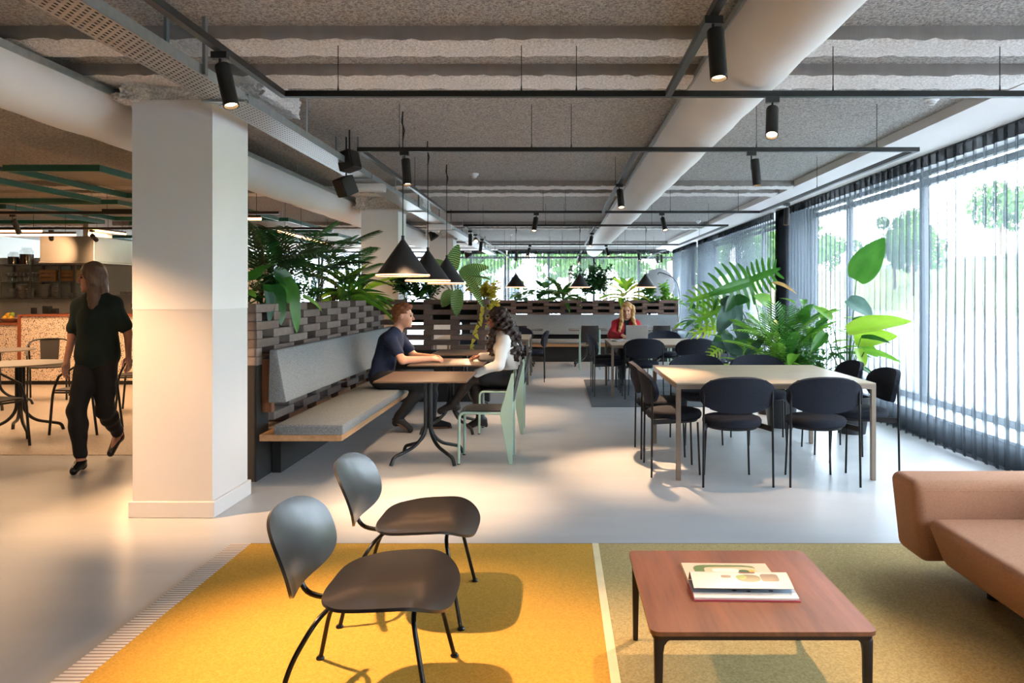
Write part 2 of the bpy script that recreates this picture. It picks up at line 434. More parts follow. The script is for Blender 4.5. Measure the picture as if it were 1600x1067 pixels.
# walls out of frame that close the room
m = MB(); m.box(-14.2, -14, -4, 24.6, 0, CEIL); struct(m.build('wall_left', X['plaster'], smooth=0), 'left wall')
m = MB(); m.box(-14, 4.2, -4.2, -4, 0, CEIL); struct(m.build('wall_back', M('grey_back_wall', '#77746f', .8), smooth=0), 'wall behind the viewer')
# kitchen partition
def hexmat():
    m, nt, out = nodes('hexagon_tiles'); p = nt.nodes.new('ShaderNodeBsdfPrincipled'); nt.links.new(p.outputs[0], out.inputs[0]); pset(p, Roughness=.3)
    v = coords(nt, (1, 1, 1)); vo = nt.nodes.new('ShaderNodeTexVoronoi'); vo.feature = 'DISTANCE_TO_EDGE'; vo.inputs['Scale'].default_value = 26; vo.inputs['Randomness'].default_value = .45
    nt.links.new(v, vo.inputs['Vector'])
    nt.links.new(ramp(nt, vo.outputs['Distance'], [(.02, lin('#b0a699')), (.06, lin('#d6cdbf'))]), p.inputs['Base Color']); return m
m = MB(); m.box(-14, -6.13, 16, 16.15, 0, 2.2); struct(m.build('wall_kitchen', hexmat(), smooth=0), 'tiled kitchen back wall')
# ceiling services ----------------------------------------------------------
def duct(xc, top, rad, y0, y1, label):
    t = thing('air_duct', label, 'duct')
    r = random.Random(int(abs(xc) * 100)); n = 60; nu = 22; m = MB()
    ph = [r.uniform(0, 6) for _ in range(6)]
    def fn(u, v):
        a = math.pi * (1 + u); y = y0 + (y1 - y0) * v
        w = 1 + .012 * math.sin(y * 5.1 + ph[0] + 3 * u) + .010 * math.sin(y * 9.7 + ph[1] - 5 * u)
        return (xc + rad * w * math.cos(a), y, top + rad * 1.02 * w * math.sin(a))
    m.grid(fn, nu, n * 3)
    m.add([(xc - rad, y0, top), (xc + rad, y0, top), (xc + rad, y1, top), (xc - rad, y1, top)], [(0, 1, 2, 3)])
    m.build('fabric_sleeve', X['duct'], t, smooth=60)
    for e in (0, 1):
        m = MB(); m.add([fn(u / 10, e) for u in range(11)], [tuple(range(11))]); m.build('end_cap', X['duct'], t)
    for s in (-1, 1):
        m = MB(); m.box(xc + s * rad - .012, xc + s * rad + .012, y0, y1, top - .012, top + .03); m.build('rail', X['galv'], t, smooth=0)
    y = y0 + .6; 
    while y < y1:
        for s in (-1, 1):
            m = MB(); m.cyl((xc + s * rad, y, top + .02), (xc + s * rad, y, CEIL), .003, seg=6); m.build('hanger', X['galv'], t)
        y += 1.4
duct(1.09, 2.80, .228, 1.2, 23.1, 'white fabric air duct running above the right tables')
duct(-3.14, 2.745, .238, .8, 20.0, 'white fabric air duct passing left of the columns')
# cable tray
def traymat():
    m, nt, out = nodes('perforated_tray'); p = nt.nodes.new('ShaderNodeBsdfPrincipled'); pset(p, Roughness=.4, Metallic=.6, **{'Base Color': (*lin('#b3b3b2'), 1)})
    t = nt.nodes.new('ShaderNodeBsdfTransparent'); a = nt.nodes.new('ShaderNodeMixShader')
    tc = nt.nodes.new('ShaderNodeTexCoord'); sx = nt.nodes.new('ShaderNodeSeparateXYZ'); nt.links.new(tc.outputs['Object'], sx.inputs[0])
    def mth(op, a_, b_=None):
        q = nt.nodes.new('ShaderNodeMath'); q.operation = op
        for i, z in enumerate((a_, b_)):
            if z is None: continue
            if isinstance(z, (int, float)): q.inputs[i].default_value = z
            else: nt.links.new(z, q.inputs[i])
        return q.outputs[0]
    row = mth('FLOOR', mth('MULTIPLY', sx.outputs['X'], 40))
    fx = mth('FRACT', mth('MULTIPLY', sx.outputs['X'], 40))
    fy = mth('FRACT', mth('ADD', mth('MULTIPLY', sx.outputs['Y'], 21), mth('MULTIPLY', row, .5)))
    hx = mth('MULTIPLY', mth('GREATER_THAN', fx, .28), mth('LESS_THAN', fx, .72))
    hy = mth('MULTIPLY', mth('GREATER_THAN', fy, .2), mth('LESS_THAN', fy, .8))
    nt.links.new(mth('MULTIPLY', hx, hy), a.inputs[0]); nt.links.new(p.outputs[0], a.inputs[1]); nt.links.new(t.outputs[0], a.inputs[2]); nt.links.new(a.outputs[0], out.inputs[0])
    return m
TM = traymat()
t = thing('cable_tray', 'long perforated galvanised cable tray along the columns', 'cable tray')
TX0, TX1, TZ = -2.06, -1.845, 2.58
y = 1.5
while y < 22:
    m = MB(); m.box(TX0, TX1, y, y + 2.95, TZ, TZ + .002); m.build('perforated_base', TM, t, smooth=0)
    for xx in (TX0, TX1):
        m = MB(); m.box(xx - .0015, xx + .0015, y, y + 2.95, TZ, TZ + .055)
        m.box(min(xx, xx - .012 * (1 if xx == TX1 else -1)), max(xx, xx - .012 * (1 if xx == TX1 else -1)), y, y + 2.95, TZ + .053, TZ + .056)
        m.build('side_wall', X['galv'], t, smooth=0)
    m = MB(); m.box(TX0 - .02, TX1 + .02, y + 2.9, y + 2.94, TZ - .014, TZ - .001); m.build('cross_bracket', X['galv'], t, smooth=0)
    for xx in (TX0 + .03, TX1 + .015):
        m = MB(); m.box(xx - .008, xx + .008, y + 2.4, y + 2.43, TZ, CEIL); m.build('hanger', M('hanger_grey', '#6c7073', .5), t, smooth=0)
    m = MB(); m.cyl((TX1 + .015, y + 1.0, TZ + .03), (TX1 + .015, y + 1.0, CEIL), .005, seg=6); m.build('threaded_rod', X['galv'], t)
    r_ = random.Random(int(y)); m = MB()
    for q in range(9):
        x_ = TX0 + .022 + q * .0215; m.tube([(x_ + r_.uniform(-.004, .004), y - .02 + 3.0 * v / 6, TZ + .016 + r_.uniform(0, .003)) for v in range(7)], .0105, 6)
    o = m.build('added_dark_cables', X['blackmat'], t); o['kind'] = 'stuff'  # unseen cables added so the tray holes look dark
    y += 3.0
# ------------------------------------------------------------------ curtains
def curtain(name, ax, p, a0, a1, label, mat, amp=.055, per=.15, z0=.015, z1=SOF - .005, seed=1, fill=1.0):
    t = thing(name, label, 'curtain')
    r = random.Random(seed); L = a1 - a0
    n = max(40, int(L / per * 12)); nf = L / per
    k = [(r.uniform(.15, .6), r.uniform(0, 6.28), r.uniform(.3, 1.6)) for _ in range(5)]
    def ph(s): return 2 * math.pi * s / per + sum(3.2 * a * math.sin(s * w * 2 + b) for a, b, w in k)
    def fn(u, v, tape=0):
        s = u * L; f = ph(s); hang = 1 - v
        am = amp * (.7 + .3 * math.sin(s * 1.7 + k[0][1])) * (.75 + .35 * hang)
        if tape: am *= .8
        off = am * math.sin(f) + .012 * hang * math.sin(s * 3.1 + 4 * v)
        sl = per * .30 * math.sin(2 * f + .6) * (.6 + .5 * hang)
        z = z0 + (z1 - z0) * v
        return (p + off - tape, a0 + s + sl, z) if ax == 'x' else (a0 + s + sl, p + off - tape, z)
    m = MB(); m.grid(lambda u, v: fn(u, v), n, 7); m.build('sheer_fabric', mat, t, smooth=80)
    m = MB(); zz = (z1 - .11 - z0) / (z1 - z0)
    m.grid(lambda u, v: fn(u, zz + (1 - zz) * v, .004), n, 2); m.build('heading_tape', X['heading'], t, smooth=80)
    m = MB()
    if ax == 'x': m.box(p - .02, p + .02, a0, a1, z1 - .004, z1 + .004)
    else: m.box(a0, a1, p - .02, p + .02, z1 - .004, z1 + .004)
    m.build('curtain_rail', X['black'], t, smooth=0)
    return t
curtain('sheer_curtain', 'x', 3.60, -3.6, 3.4, 'sheer dark curtain nearest the viewer, at the picture edge', X['sheer'], seed=1)
curtain('sheer_curtain', 'x', 3.60, 3.45, 11.75, 'long sheer dark curtain behind the orange sofa and large potted plants', X['sheer'], seed=2)
curtain('curtain_stack', 'x', 3.62, 11.85, 12.45, 'curtain gathered into a narrow dark bundle beside the nearer pier', sheer('gathered_mesh', '#2a2c2f', .25, .3), per=.05, amp=.07, seed=8)
curtain('sheer_curtain', 'x', 3.60, 12.6, 19.4, 'sheer curtain between the two dark piers behind the monstera', X['sheer'], seed=3)
curtain('sheer_curtain', 'x', 3.60, 19.75, 23.6, 'sheer curtain hanging next to the far corner', X['sheer'], seed=4)
curtain('far_curtain', 'y', 23.85, -1.6, 1.1, 'grey sheer curtain on the far wall behind the middle pendants', X['sheer_far'], per=.22, seed=5)
curtain('far_curtain', 'y', 23.85, 1.15, 3.5, 'grey sheer curtain on the far wall right of the duct end', X['sheer_far'], per=.22, seed=6)
curtain('far_curtain', 'y', 23.85, -3.6, -1.65, 'grey sheer curtain on the far wall left of the duct, above the yellow-lit vine', X['sheer_far'], per=.22, seed=7)

# ------------------------------------------------------------------ outside
m = MB(); m.box(4.4, 29, -40, 160, -.3, -.12); struct(tag(m.build('ground', M('pale_asphalt', '#a5a6a8', .8, var=.06), smooth=0), 'pale asphalt outside the windows', None))
m = MB(); m.box(-60, 4.4, 24.8, 160, -.3, -.13); struct(tag(m.build('ground_far', M('pale_paving', '#aaa9a5', .8, var=.06), smooth=0), 'pale paving behind the far windows', None))
m = MB(); rr = random.Random(5)
m.grid(lambda u, v: (27 + 14 * v, -40 + 200 * u, -.14 + 5.2 * v ** 1.15 + rr.uniform(-.08, .08) * (v > 0)), 120, 10)
struct(tag(m.build('grass_bank', M('dry_grass', '#8a9055', .95, var=.35, scale=1.2, detail=6), smooth=70), 'grassy bank beyond the road', None))
m = MB(); m.box(26.6, 26.9, -40, 160, -.13, .02); struct(tag(m.build('kerb', M('kerb_stone', '#c4c4c0', .8), smooth=0), 'kerb at the foot of the bank', None))
t = thing('guard_rail', 'low metal guard rail along the grassy bank', 'railing')
m = MB(); m.box(36.0, 36.06, -40, 160, 4.2, 4.45); m.build('rail', X['galv'], t, smooth=0)
for i in range(40):
    m = MB(); m.box(36.06, 36.14, -38 + i * 5, -37.9 + i * 5, 2.6, 4.4); m.build('post', X['galv'], t, smooth=0)
LM_tree = leafmat('tree_leaves', '#35591f', '#587a30', .6, .4)
BARK = M('bark', '#5b4a3a', .9, var=.2)
def tree_mesh(seed, h, rad, n=3200):
    r = random.Random(seed); m = MB()
    cl = [(r.gauss(0, rad * .45), r.gauss(0, rad * .45), h * r.uniform(.45, .95), rad * r.uniform(.3, .5)) for _ in range(14)]
    for i in range(n):
        cx, cy, cz, cr = cl[i % 14]
        a, b = r.uniform(0, 6.28), math.acos(r.uniform(-1, 1)); q = cr * r.uniform(.7, 1.05)
        c = Vector((cx + q * math.sin(b) * math.cos(a), cy + q * math.sin(b) * math.sin(a), cz + q * math.cos(b)))
        R3 = Euler((r.uniform(0, 6), r.uniform(0, 6), 0)).to_matrix(); s = .16 * r.uniform(.7, 1.4)
        m.add([c + R3 @ Vector(p) * s for p in ((-1, 0, 0), (0, -.5, 0), (1.2, 0, .1), (0, .5, 0))], [(0, 1, 2, 3)])
    return m.mesh('tree_crown', LM_tree, smooth=0)
TC = [tree_mesh(s, 6, 2.2) for s in (1, 2, 3)]
tk = MB(); tk.tube([(0, 0, 0), (.05, .02, 2), (-.04, .05, 4.4)], [.16, .12, .05], 8); TK = tk.mesh('tree_trunk', BARK)
spots = [(31.0, 66, 1.2), (33, 74, 1.6), (37, 58, 4), (37.5, 64, 4.5), (38.5, 82, 4.6), (34, 94, 2.5), (.6, 36, -.13), (5.6, 37, -.13), (-4.6, 44, -.13), (10.8, 39, -.13), (2.9, 47, -.13), (16, 54, -.13), (9, 48, -.13)]
where = ['on the bank slope at the right window', 'higher up the bank behind the strelitzia leaf', 'on top of the bank, farthest right', 'on the bank crest beside the guard rail', 'on the far bank crest', 'far along the bank', 'behind the far curtain left of the middle pendant', 'behind the far curtain at the right corner', 'behind the far curtain left of the duct end', 'outside the corner of the room', 'farther back behind the far curtain', 'far outside beyond the corner', 'outside behind the second pier']
for i, ((a, b, z), wh) in enumerate(zip(spots, where)):
    t = thing('tree', 'leafy green tree ' + wh, 'tree', (a, b, z), i * 1.3, 'trees outside')
    link('crown', TC[i % 3], t); link('trunk', TK, t)
t = thing('building', 'pale office building outside the far left window', 'building')
m = MB(); m.box(-22, -2.6, 58, 68, -.13, 11); m.build('wall', M('pale_render', '#cfccd2', .8), t, smooth=0)
wm = M('far_window', '#4d5560', .2)
for i in range(9):
    for z in (1, 4, 7):
        m = MB(); m.box(-21 + i * 2.1, -19.8 + i * 2.1, 57.93, 58.02, z, z + 1.7); m.build('window', wm, t, smooth=0)

# ------------------------------------------------------------------ lights: tracks, spots, pendants
TRZ = 2.535
def rail_seg(t, p, q):
    m = MB(); 
    if abs(p[0] - q[0]) < 1e-6: m.box(p[0] - .017, p[0] + .017, p[1], q[1], TRZ - .016, TRZ + .016)
    else: m.box(p[0], q[0], p[1] - .017, p[1] + .017, TRZ - .016, TRZ + .016)
    m.build('rail', X['black'], t, smooth=0)
XA, XB, XM = -1.5, 2.71, .60
frames = [(-.3, 4.12, 'nearest'), (5.71, 10.1, 'second'), (12.1, 16.9, 'third'), (19.0, 22.9, 'farthest')]
for y0, y1, wd in frames:
    t = thing('lighting_track', '%s rectangle of black lighting track under the ceiling' % wd, 'lighting track', group='lighting track rectangles')
    rail_seg(t, (XA - .017, y0), (XB + .017, y0)); rail_seg(t, (XA - .017, y1), (XB + .017, y1))
    for xx in (XA, XM, XB): rail_seg(t, (xx, y0 + .017), (xx, y1 - .017))
    for yy in (y0, y1, (y0 + y1) / 2):
        for xx in (XA + .3, XA + 1.3, XM - .5, XM + .9, XB - .3):
            if yy not in (y0, y1) : xx = {0: XA, 1: XM, 2: XB}[int((xx - XA) // 1.8)]
            m = MB(); m.cyl((xx, yy, TRZ), (xx, yy, CEIL), .0025, seg=5); m.tube([(xx, yy, TRZ + .01), (xx, yy, TRZ + .05)], [.006, .003], 6); m.build('suspension_wire', X['blackmat'], t)
def spot_body():
    """canister hanging below the rail, aimed along local -Z of its own pivot"""
    a = MB(); a.box(-.035, .035, -.015, .015, .045, .075)
    arm = MB(); arm.cyl((0, 0, 0), (0, 0, .05), .006, seg=8); arm.box(-.004, .004, -.011, .011, -.06, .0)
    b = MB(); b.lathe([(.0, .035), (.030, .035), (.033, .030), (.033, -.165), (.029, -.165), (.028, -.150)], 18)
    l = MB(); l.lathe([(.0, -.1501), (.0285, -.1502)], 18)
    return (a.mesh('adapter', X['black'], smooth=0), arm.mesh('arm', X['black']), b.mesh('canister', X['blackmat']), l.mesh('lens', X['lens'], smooth=0))
SB = spot_body()
LAMP_OFF = emis('lamp_lens_dim', '#ffcf9a', 3)
def track_spot(px, y, label, x=None, aim=None, power=60, size=38, blend=.9, lit=True, z=TRZ, col=(1, .64, .37), small=1.0):
    xx = x if x is not None else (px - VPX) * y / F_PX
    t = thing('track_spotlight', label, 'spotlight', (xx, y, z - .091), 0, 'track spotlights')
    link('adapter', SB[0], t); link('arm', SB[1], t)
    c = link('canister', SB[2], t, (0, 0, -.02)); link('lens', SB[3], c)
    piv = Vector((xx, y, z - .111))
    aim = Vector(aim) if aim is not None else Vector((xx, y, 0))
    d = (aim - piv).normalized(); q = (-d).to_track_quat('Z', 'Y')
    c.rotation_mode = 'QUATERNION'; c.rotation_quaternion = q
    if d.z > -.995: c.location = Vector((0, 0, -.02)) + Vector((d.x, d.y, 0)).normalized() * .03
    if power:
        L = bpy.data.lights.new('spot_beam', 'SPOT'); L.energy = power; L.color = col; L.spot_size = R(size); L.spot_blend = blend; L.shadow_soft_size = .03
        o = bpy.data.objects.new('spot_beam', L); COL.objects.link(o); o.parent = c; o.location = (0, 0, -.158)
    return t
TS = track_spot
TS(0, 3.35, 'black track spotlight hanging in front of the nearest column', x=XA, aim=(-.8, 2.9, 0), power=330, size=64)
TS(0, 2.92, 'largest black track spotlight at top, in front of the duct', x=XM, aim=(.66, 2.55, .3), power=40, size=50)
TS(1207, 4.12, 'lit black track spotlight on the rail right of the duct', aim=(.75, 2.8, .3), power=140, size=56)
TS(632, 5.71, 'lit track spotlight above the first cone pendant', aim=(-.9, 5.3, 0), power=300, size=50)
TS(1174, 5.71, 'upright unlit-looking track spotlight on the rail right of the duct', aim=(1.6, 5.6, .7), power=60, size=50)
TS(0, 7.4, 'lit track spotlight on the middle rail under the duct', x=XM, aim=(.75, 6.3, 0), power=380, size=46)
TS(838, 10.1, 'tilted track spotlight left of the duct on the second back rail', aim=(-.6, 9.1, .0), power=160, size=45)
TS(1034, 10.1, 'tilted lit track spotlight right of the duct on the second back rail', aim=(1.75, 9.0, .3), power=150, size=45)
TS(0, 8.95, 'track spotlight near the curtain on the right-hand rail', x=XB, aim=(2.6, 8.9, 0), power=50)
TS(0, 13.4, 'lit track spotlight on the middle rail below the duct, third rectangle', x=XM, aim=(.2, 12.4, 0), power=160)
TS(0, 12.9, 'first of three track spotlights clustered over the spotted leaf plant', x=XA, aim=(-1.5, 12.8, 0), power=50)
TS(0, 13.7, 'second of three track spotlights over the spotted leaf plant, glowing', x=XA, aim=(-1.0, 10.6, 1.4), power=160, size=30)
TS(0, 14.9, 'third of three track spotlights over the spotted leaf plant', x=XA, aim=(-1.7, 14.6, 0), power=30)
TS(828, 16.9, 'tilted track spotlight above the left back pendant', aim=(-1.2, 16.2, 0), power=40)
TS(947, 16.9, 'tilted track spotlight at the end of the duct', aim=(1.5, 16.2, .5), power=60)
TS(807, 19.0, 'small track spotlight straight above the left back pendant', aim=(-1.1, 18.6, 0), power=40)
TS(997, 19.0, 'small track spotlight left of the right back pendant', aim=(2.2, 18.5, .5), power=50)
TS(0, 20.2, 'small glowing track spotlight above the middle back pendant', x=XM, aim=(.3, 19.6, 0), power=40)
TS(0, 21.2, 'small track spotlight farthest along the middle rail', x=XM, aim=(.4, 20.4, 0), power=20)
TS(0, 20.6, 'small track spotlight above the right back pendant', x=XB, aim=(2.7, 20.3, 0), power=30)
TS(0, 19.8, 'small track spotlight nearest the far corner', x=XB, aim=(2.75, 19.7, 0), power=30)

CONE = M('pendant_black', '#1b1a1c', .55, var=.05)
GLOWRIM = emis('pendant_diffuser', '#ffb87c', 3.2)
def pendant(px, rim_py, y, dia, label, hgt=None, power=14):
    p = at(px, rim_py, y); r = dia / 2; h = hgt or dia * .68
    t = thing('pendant_lamp', label, 'pendant lamp', (p.x, p.y, p.z), 0, 'black cone pendants')
    m = MB(); m.lathe([(r, 0), (.012, h), (.012, h + .03), (0, h + .03)], 40); m.lathe([(r - .004, .002), (.01, h - .01)], 40); s = m.build('cone_shade', CONE, t)
    m = MB(); m.lathe([(r - .006, .016), (r - .003, .0)], 40); m.build('glowing_rim', GLOWRIM, t)
    m = MB(); m.lathe([(0, .03), (r - .03, .03)], 40); m.build('diffuser', GLOWRIM, t)
    m = MB(); m.cyl((0, 0, h + .02), (0, 0, CEIL - p.z), .004, seg=6); m.build('cord', X['blackmat'], t)
    m = MB(); m.tube([(0, 0, CEIL - p.z - .22), (.012, 0, CEIL - p.z - .15), (-.008, 0, CEIL - p.z - .08), (0, 0, CEIL - p.z)], .006, 6); m.build('cord_hook', X['blackmat'], t)
    L = bpy.data.lights.new('pendant_bulb', 'SPOT'); L.energy = power; L.color = (1, .68, .4); L.shadow_soft_size = .08; L.spot_size = R(130); L.spot_blend = .6
    o = bpy.data.objects.new('pendant_bulb', L); COL.objects.link(o); o.parent = t; o.location = (0, 0, -.01)
pendant(629.5, 432, 5.95, .43, 'nearest and largest of the three black cone pendants in a row', power=40)
pendant(668.5, 440, 7.1, .43, 'middle of the three black cone pendants in a row', power=40)
pendant(698, 444, 8.4, .43, 'hindmost of the three black cone pendants, before the spotted leaves', power=40)
pendant(806, 449.5, 15.3, .42, 'left of the three small far cone pendants', power=25)
pendant(906, 449.5, 15.3, .42, 'middle of the three small far cone pendants', power=25)
pendant(1009, 449.5, 15.3, .42, 'right of the three small far cone pendants, before the round disc', power=25)
# speakers, detectors, projector lamps
def speaker(loc, rz, rx, label):
    t = thing('loudspeaker', label, 'loudspeaker', loc)
    m = MB(); m.box(-.075, .075, -.07, .07, -.085, .085, Matrix.Rotation(rz, 4, 'Z') @ Matrix.Rotation(rx, 4, 'X')); m.build('cabinet', X['blackmat'], t, bevel=.012)
    m = MB(); m.box(-.062, .062, -.076, -.069, -.075, .075, Matrix.Rotation(rz, 4, 'Z') @ Matrix.Rotation(rx, 4, 'X')); m.build('grille', X['black'], t, smooth=0)
    m = MB(); m.cyl((0, .02, .05), (0, .02, CEIL - loc[2]), .008, seg=8); m.build('bracket', X['black'], t)
speaker(at(545, 252, 6.6), R(70), R(-15), 'black loudspeaker above the cable tray')
speaker(at(540, 291, 6.9), R(-40), R(25), 'black loudspeaker below the cable tray')
def detector(px, py, label):
    h = CEIL - EYE; y = h * F_PX / (VPY - py); p = at(px, py, y)
    t = thing('smoke_detector', label, 'smoke detector', (p.x, p.y, CEIL))
    m = MB(); m.lathe([(0, -.045), (.03, -.045), (.034, -.03), (.052, -.022), (.055, 0)], 20); m.build('housing', X['plaster'], t)
    m = MB(); m.lathe([(0, -.058), (.02, -.056), (.022, -.045)], 16); m.build('sensor', X['soffit'], t)
detector(741, 271, 'white smoke detector left of the duct'); detector(798, 366, 'small far smoke detector over the left rail'); detector(1091, 345, 'white smoke detector right of the duct'); detector(1456, 152, 'white smoke detector near the soffit')
def proj(px, py, y, label, size=.1):
    p = at(px, py, y); t = thing('wall_floodlight', label, 'floodlight', p)
    m = MB(); m.lathe([(0, .0), (.03, 0), (size * .62, -size), (size * .55, -size)], 18, m=Matrix.Rotation(R(-35), 4, 'Y')); m.build('shade', X['blackmat'], t)
    m = MB(); m.lathe([(0, -size * .97), (size * .55, -size * .97)], 18, m=Matrix.Rotation(R(-35), 4, 'Y')); m.build('lens', LAMP_OFF, t)
    m = MB(); m.box(-.015, .12, -.03, .03, -.01, .02); m.build('mount', X['plaster'], t, bevel=.006)
proj(672, 362, 10.2, 'small black floodlight under the tray by the second column', .11)
proj(727, 394, 15.0, 'small black floodlight under the tray by the third column', .12)
def tray_box(px, py, y, label, sx=.16):
    t = thing('junction_box', label, 'junction box', (-1.95, y, 2.538))
    m = MB(); m.box(-sx, sx, -.06, .06, -.04, .04); m.build('housing', X['plaster'], t, bevel=.008)
    m = MB(); m.box(sx - .001, sx + .004, -.05, .05, -.03, .03); m.build('cover', X['soffit'], t, smooth=0)
tray_box(572, 294, 7.8, 'white box mounted under the cable tray'); tray_box(653, 356, 12.4, 'white rounded box under the tray beyond the second column', .2)
# ------------------------------------------------------------------ brick screens with planters, benches
BM = {}
def brick_mesh(ln, ax, hgt, dep, v):
    key = (round(ln, 3), ax, hgt, dep, v)
    if key not in BM:
        m = MB()
        if ax == 'y': m.box(0, dep, 0, ln, 0, hgt)
        else: m.box(0, ln, 0, dep, 0, hgt)
        BM[key] = m.mesh('brick', X['bricks'][v], smooth=0, bevel=.004, bseg=1)
    return BM[key]
PER, BL, RH = .715, .465, .0678
def screen(parent, ax, fixed, a0, a1, ztop, rows, dep, seed, skip=lambda r, a, b: False, mats=0):
    r = random.Random(seed)
    for i in range(rows):
        z = ztop - (i + 1) * RH
        s = a0 if i % 2 == 0 else a0 - PER / 2
        while s < a1:
            b0, b1 = max(s, a0), min(s + BL, a1)
            if b1 - b0 > .05 and not skip(i, b0, b1):
                j = r.uniform(-.004, .004); me = brick_mesh(b1 - b0, ax, RH - .003, dep, r.randrange(3) + 3 * mats)
                link('brick', me, parent, (fixed + j, b0, z) if ax == 'y' else (b0, fixed + j, z))
            s += PER
WX = -2.315
t = thing('brick_screen', 'long pierced brown brick screen behind the left bench', 'screen wall', (0, 0, 0))
screen(t, 'y', WX - .2, 5.8, 10.04, 1.367, 16, .2, 1, lambda r, a, b: r >= 7 and a < 6.03)
m = MB(); m.box(WX - .2, WX - .004, 5.8, 10.05, 0, 1.367 - 16 * RH); m.build('plinth', X['blackmat'], t, smooth=0)
m = MB(); m.box(WX - .2, WX - .002, 5.8, 6.04, 1.367 - 16 * RH, 1.367 - 7 * RH); m.build('end_panel', X['blackmat'], t, smooth=0)
m = MB(); m.box(WX - .56, WX - .21, 5.85, 10.0, 1.05, 1.33); m.build('planter_trough', X['blackmat'], t, smooth=0)
m = MB(); m.box(WX - .545, WX - .225, 5.87, 9.98, 1.331, 1.337); m.build('soil', M('potting_soil', '#2a2019', .95, var=.3, scale=40), t, smooth=0)
for yy in (6.3, 7.9, 9.5):
    m = MB(); m.box(WX - .5, WX - .3, yy, yy + .04, 0, 1.05); m.build('trough_post', X['blackmat'], t, smooth=0)
t = thing('brick_screen', 'short pierced brown brick screen between the seated pair', 'screen wall', (0, 0, 0))
screen(t, 'x', 10.06, -2.51, -.915, 1.367, 10, .2, 2, mats=1)
m = MB(); m.box(-2.51, -.92, 10.07, 10.25, 0, 1.367 - 10 * RH); m.build('base_panel', M('dark_brown_panel', '#1d1714', .6), t, smooth=0)
m = MB(); m.box(-2.2, -.93, 10.265, 10.52, 1.05, 1.33); m.build('planter_trough', X['blackmat'], t, smooth=0)
t = thing('brick_screen', 'far pierced brown brick screen behind the woman in red', 'screen wall', (0, 0, 0))
screen(t, 'x', 16.42, -2.1, 2.62, 1.30, 7, .18, 3, mats=1)
m = MB(); m.box(-2.1, 2.6, 16.45, 16.58, 0, 1.3 - 7 * RH); m.build('base_panel', X['blackmat'], t, smooth=0)
m = MB(); m.box(-2.05, 2.55, 16.62, 16.92, 1.0, 1.27); m.build('planter_trough', X['blackmat'], t, smooth=0)
for xx in (-1.2, .4, 2.0):
    m = MB(); m.box(xx, xx + .05, 16.7, 16.8, 0, 1.08); m.build('trough_post', X['blackmat'], t, smooth=0)
# left bench
t = thing('upholstered_bench', 'grey upholstered bench with sloping backrest along the left brick screen', 'bench')
m = MB(); m.box(-2.17, -1.64, 5.76, 10.0, .365, .448); m.build('seat_cushion', X['greyfab'], t, bevel=.018)
m = MB(); m.box(-2.29, -1.66, 5.79, 10.0, .315, .364); m.build('seat_plank', X['oak'], t, smooth=0)
m = MB(); m.prism([(-2.245, .60), (-2.10, .605), (-2.175, 1.01), (-2.235, 1.01)], 5.84, 10.0); m.build('back_cushion', X['greyfab'], t, bevel=.012)
for yy in (5.9, 8.0, 9.8):
    m = MB(); m.box(-2.313, -2.24, yy, yy + .06, .52, .93); m.build('back_bracket', woodmat('walnut_bracket', '#6a4128', '#8a5a3a', .5, 'z'), t, smooth=0)
m = MB(); m.box(-2.31, -2.24, 6.1, 9.95, .0, .31); m.build('base', X['blackmat'], t, smooth=0)
# far bench
t = thing('upholstered_bench', 'grey upholstered bench with flat backrest along the far brick screen', 'bench')
m = MB(); m.box(-1.9, 2.56, 15.75, 16.25, .40, .47); m.build('seat_cushion', X['greyfab'], t, bevel=.018)
m = MB(); m.box(-1.9, 2.56, 15.77, 16.3, .33, .399); m.build('seat_plank', woodmat('oak_plank_x', '#8f6a49', '#a98460', .5, 'x'), t, smooth=0)
m = MB(); m.prism([(16.40, .56), (16.27, .56), (16.32, .985), (16.40, .985)], -1.9, 2.58, 'x'); m.build('back_cushion', X['greyfab'], t, bevel=.012)
m = MB(); m.box(-1.9, 2.56, 15.95, 16.4, 0, .33); m.build('base', X['blackmat'], t, smooth=0)

# ------------------------------------------------------------------ rugs
t = thing('woven_rug', 'yellow woven rug with pale fringed edge under the lounge chairs', 'rug')
m = MB(); m.box(-1.765, .195, -1.2, 4.34, 0, .012); m.build('yellow_field', X['yellow'], t, smooth=0)
def stripemat():
    m, nt, out = nodes('striped_edge'); p = nt.nodes.new('ShaderNodeBsdfPrincipled'); nt.links.new(p.outputs[0], out.inputs[0]); pset(p, Roughness=.95)
    w = nt.nodes.new('ShaderNodeTexWave'); w.bands_direction = 'Y'; w.inputs['Scale'].default_value = 12; w.inputs['Distortion'].default_value = .4
    nt.links.new(coords(nt), w.inputs['Vector'])
    nt.links.new(ramp(nt, w.outputs['Fac'], [(.3, lin('#a08f83')), (.6, lin('#ded3c8'))]), p.inputs['Base Color'])
    nt.links.new(bumpn(nt, w.outputs['Fac'], .6, .006), p.inputs['Normal']); return m
m = MB(); m.box(-1.876, -1.765, -1.2, 4.34, 0, .013); m.build('striped_edge', stripemat(), t, smooth=0)
m = MB(); m.box(.195, .232, -1.2, 4.34, 0, .013); m.build('pale_edge', M('cream_yarn', '#e6d3a4', .95, bump=.4, bscale=200), t, smooth=0)
m = MB(); m.box(-1.765, .195, 4.335, 4.342, 0, .0125); m.build('stitched_hem', M('mustard_yarn', '#8a6a20', .95), t, smooth=0)
t = thing('woven_rug', 'tan woven rug under the coffee table and sofa', 'rug')
m = MB(); m.box(.233, 3.3, -1.2, 4.34, 0, .012); m.build('tan_field', X['tan'], t, smooth=0)
m = MB(); m.box(.233, 3.3, 4.335, 4.342, 0, .0125); m.build('stitched_hem', M('olive_yarn', '#6a5a30', .95), t, smooth=0)
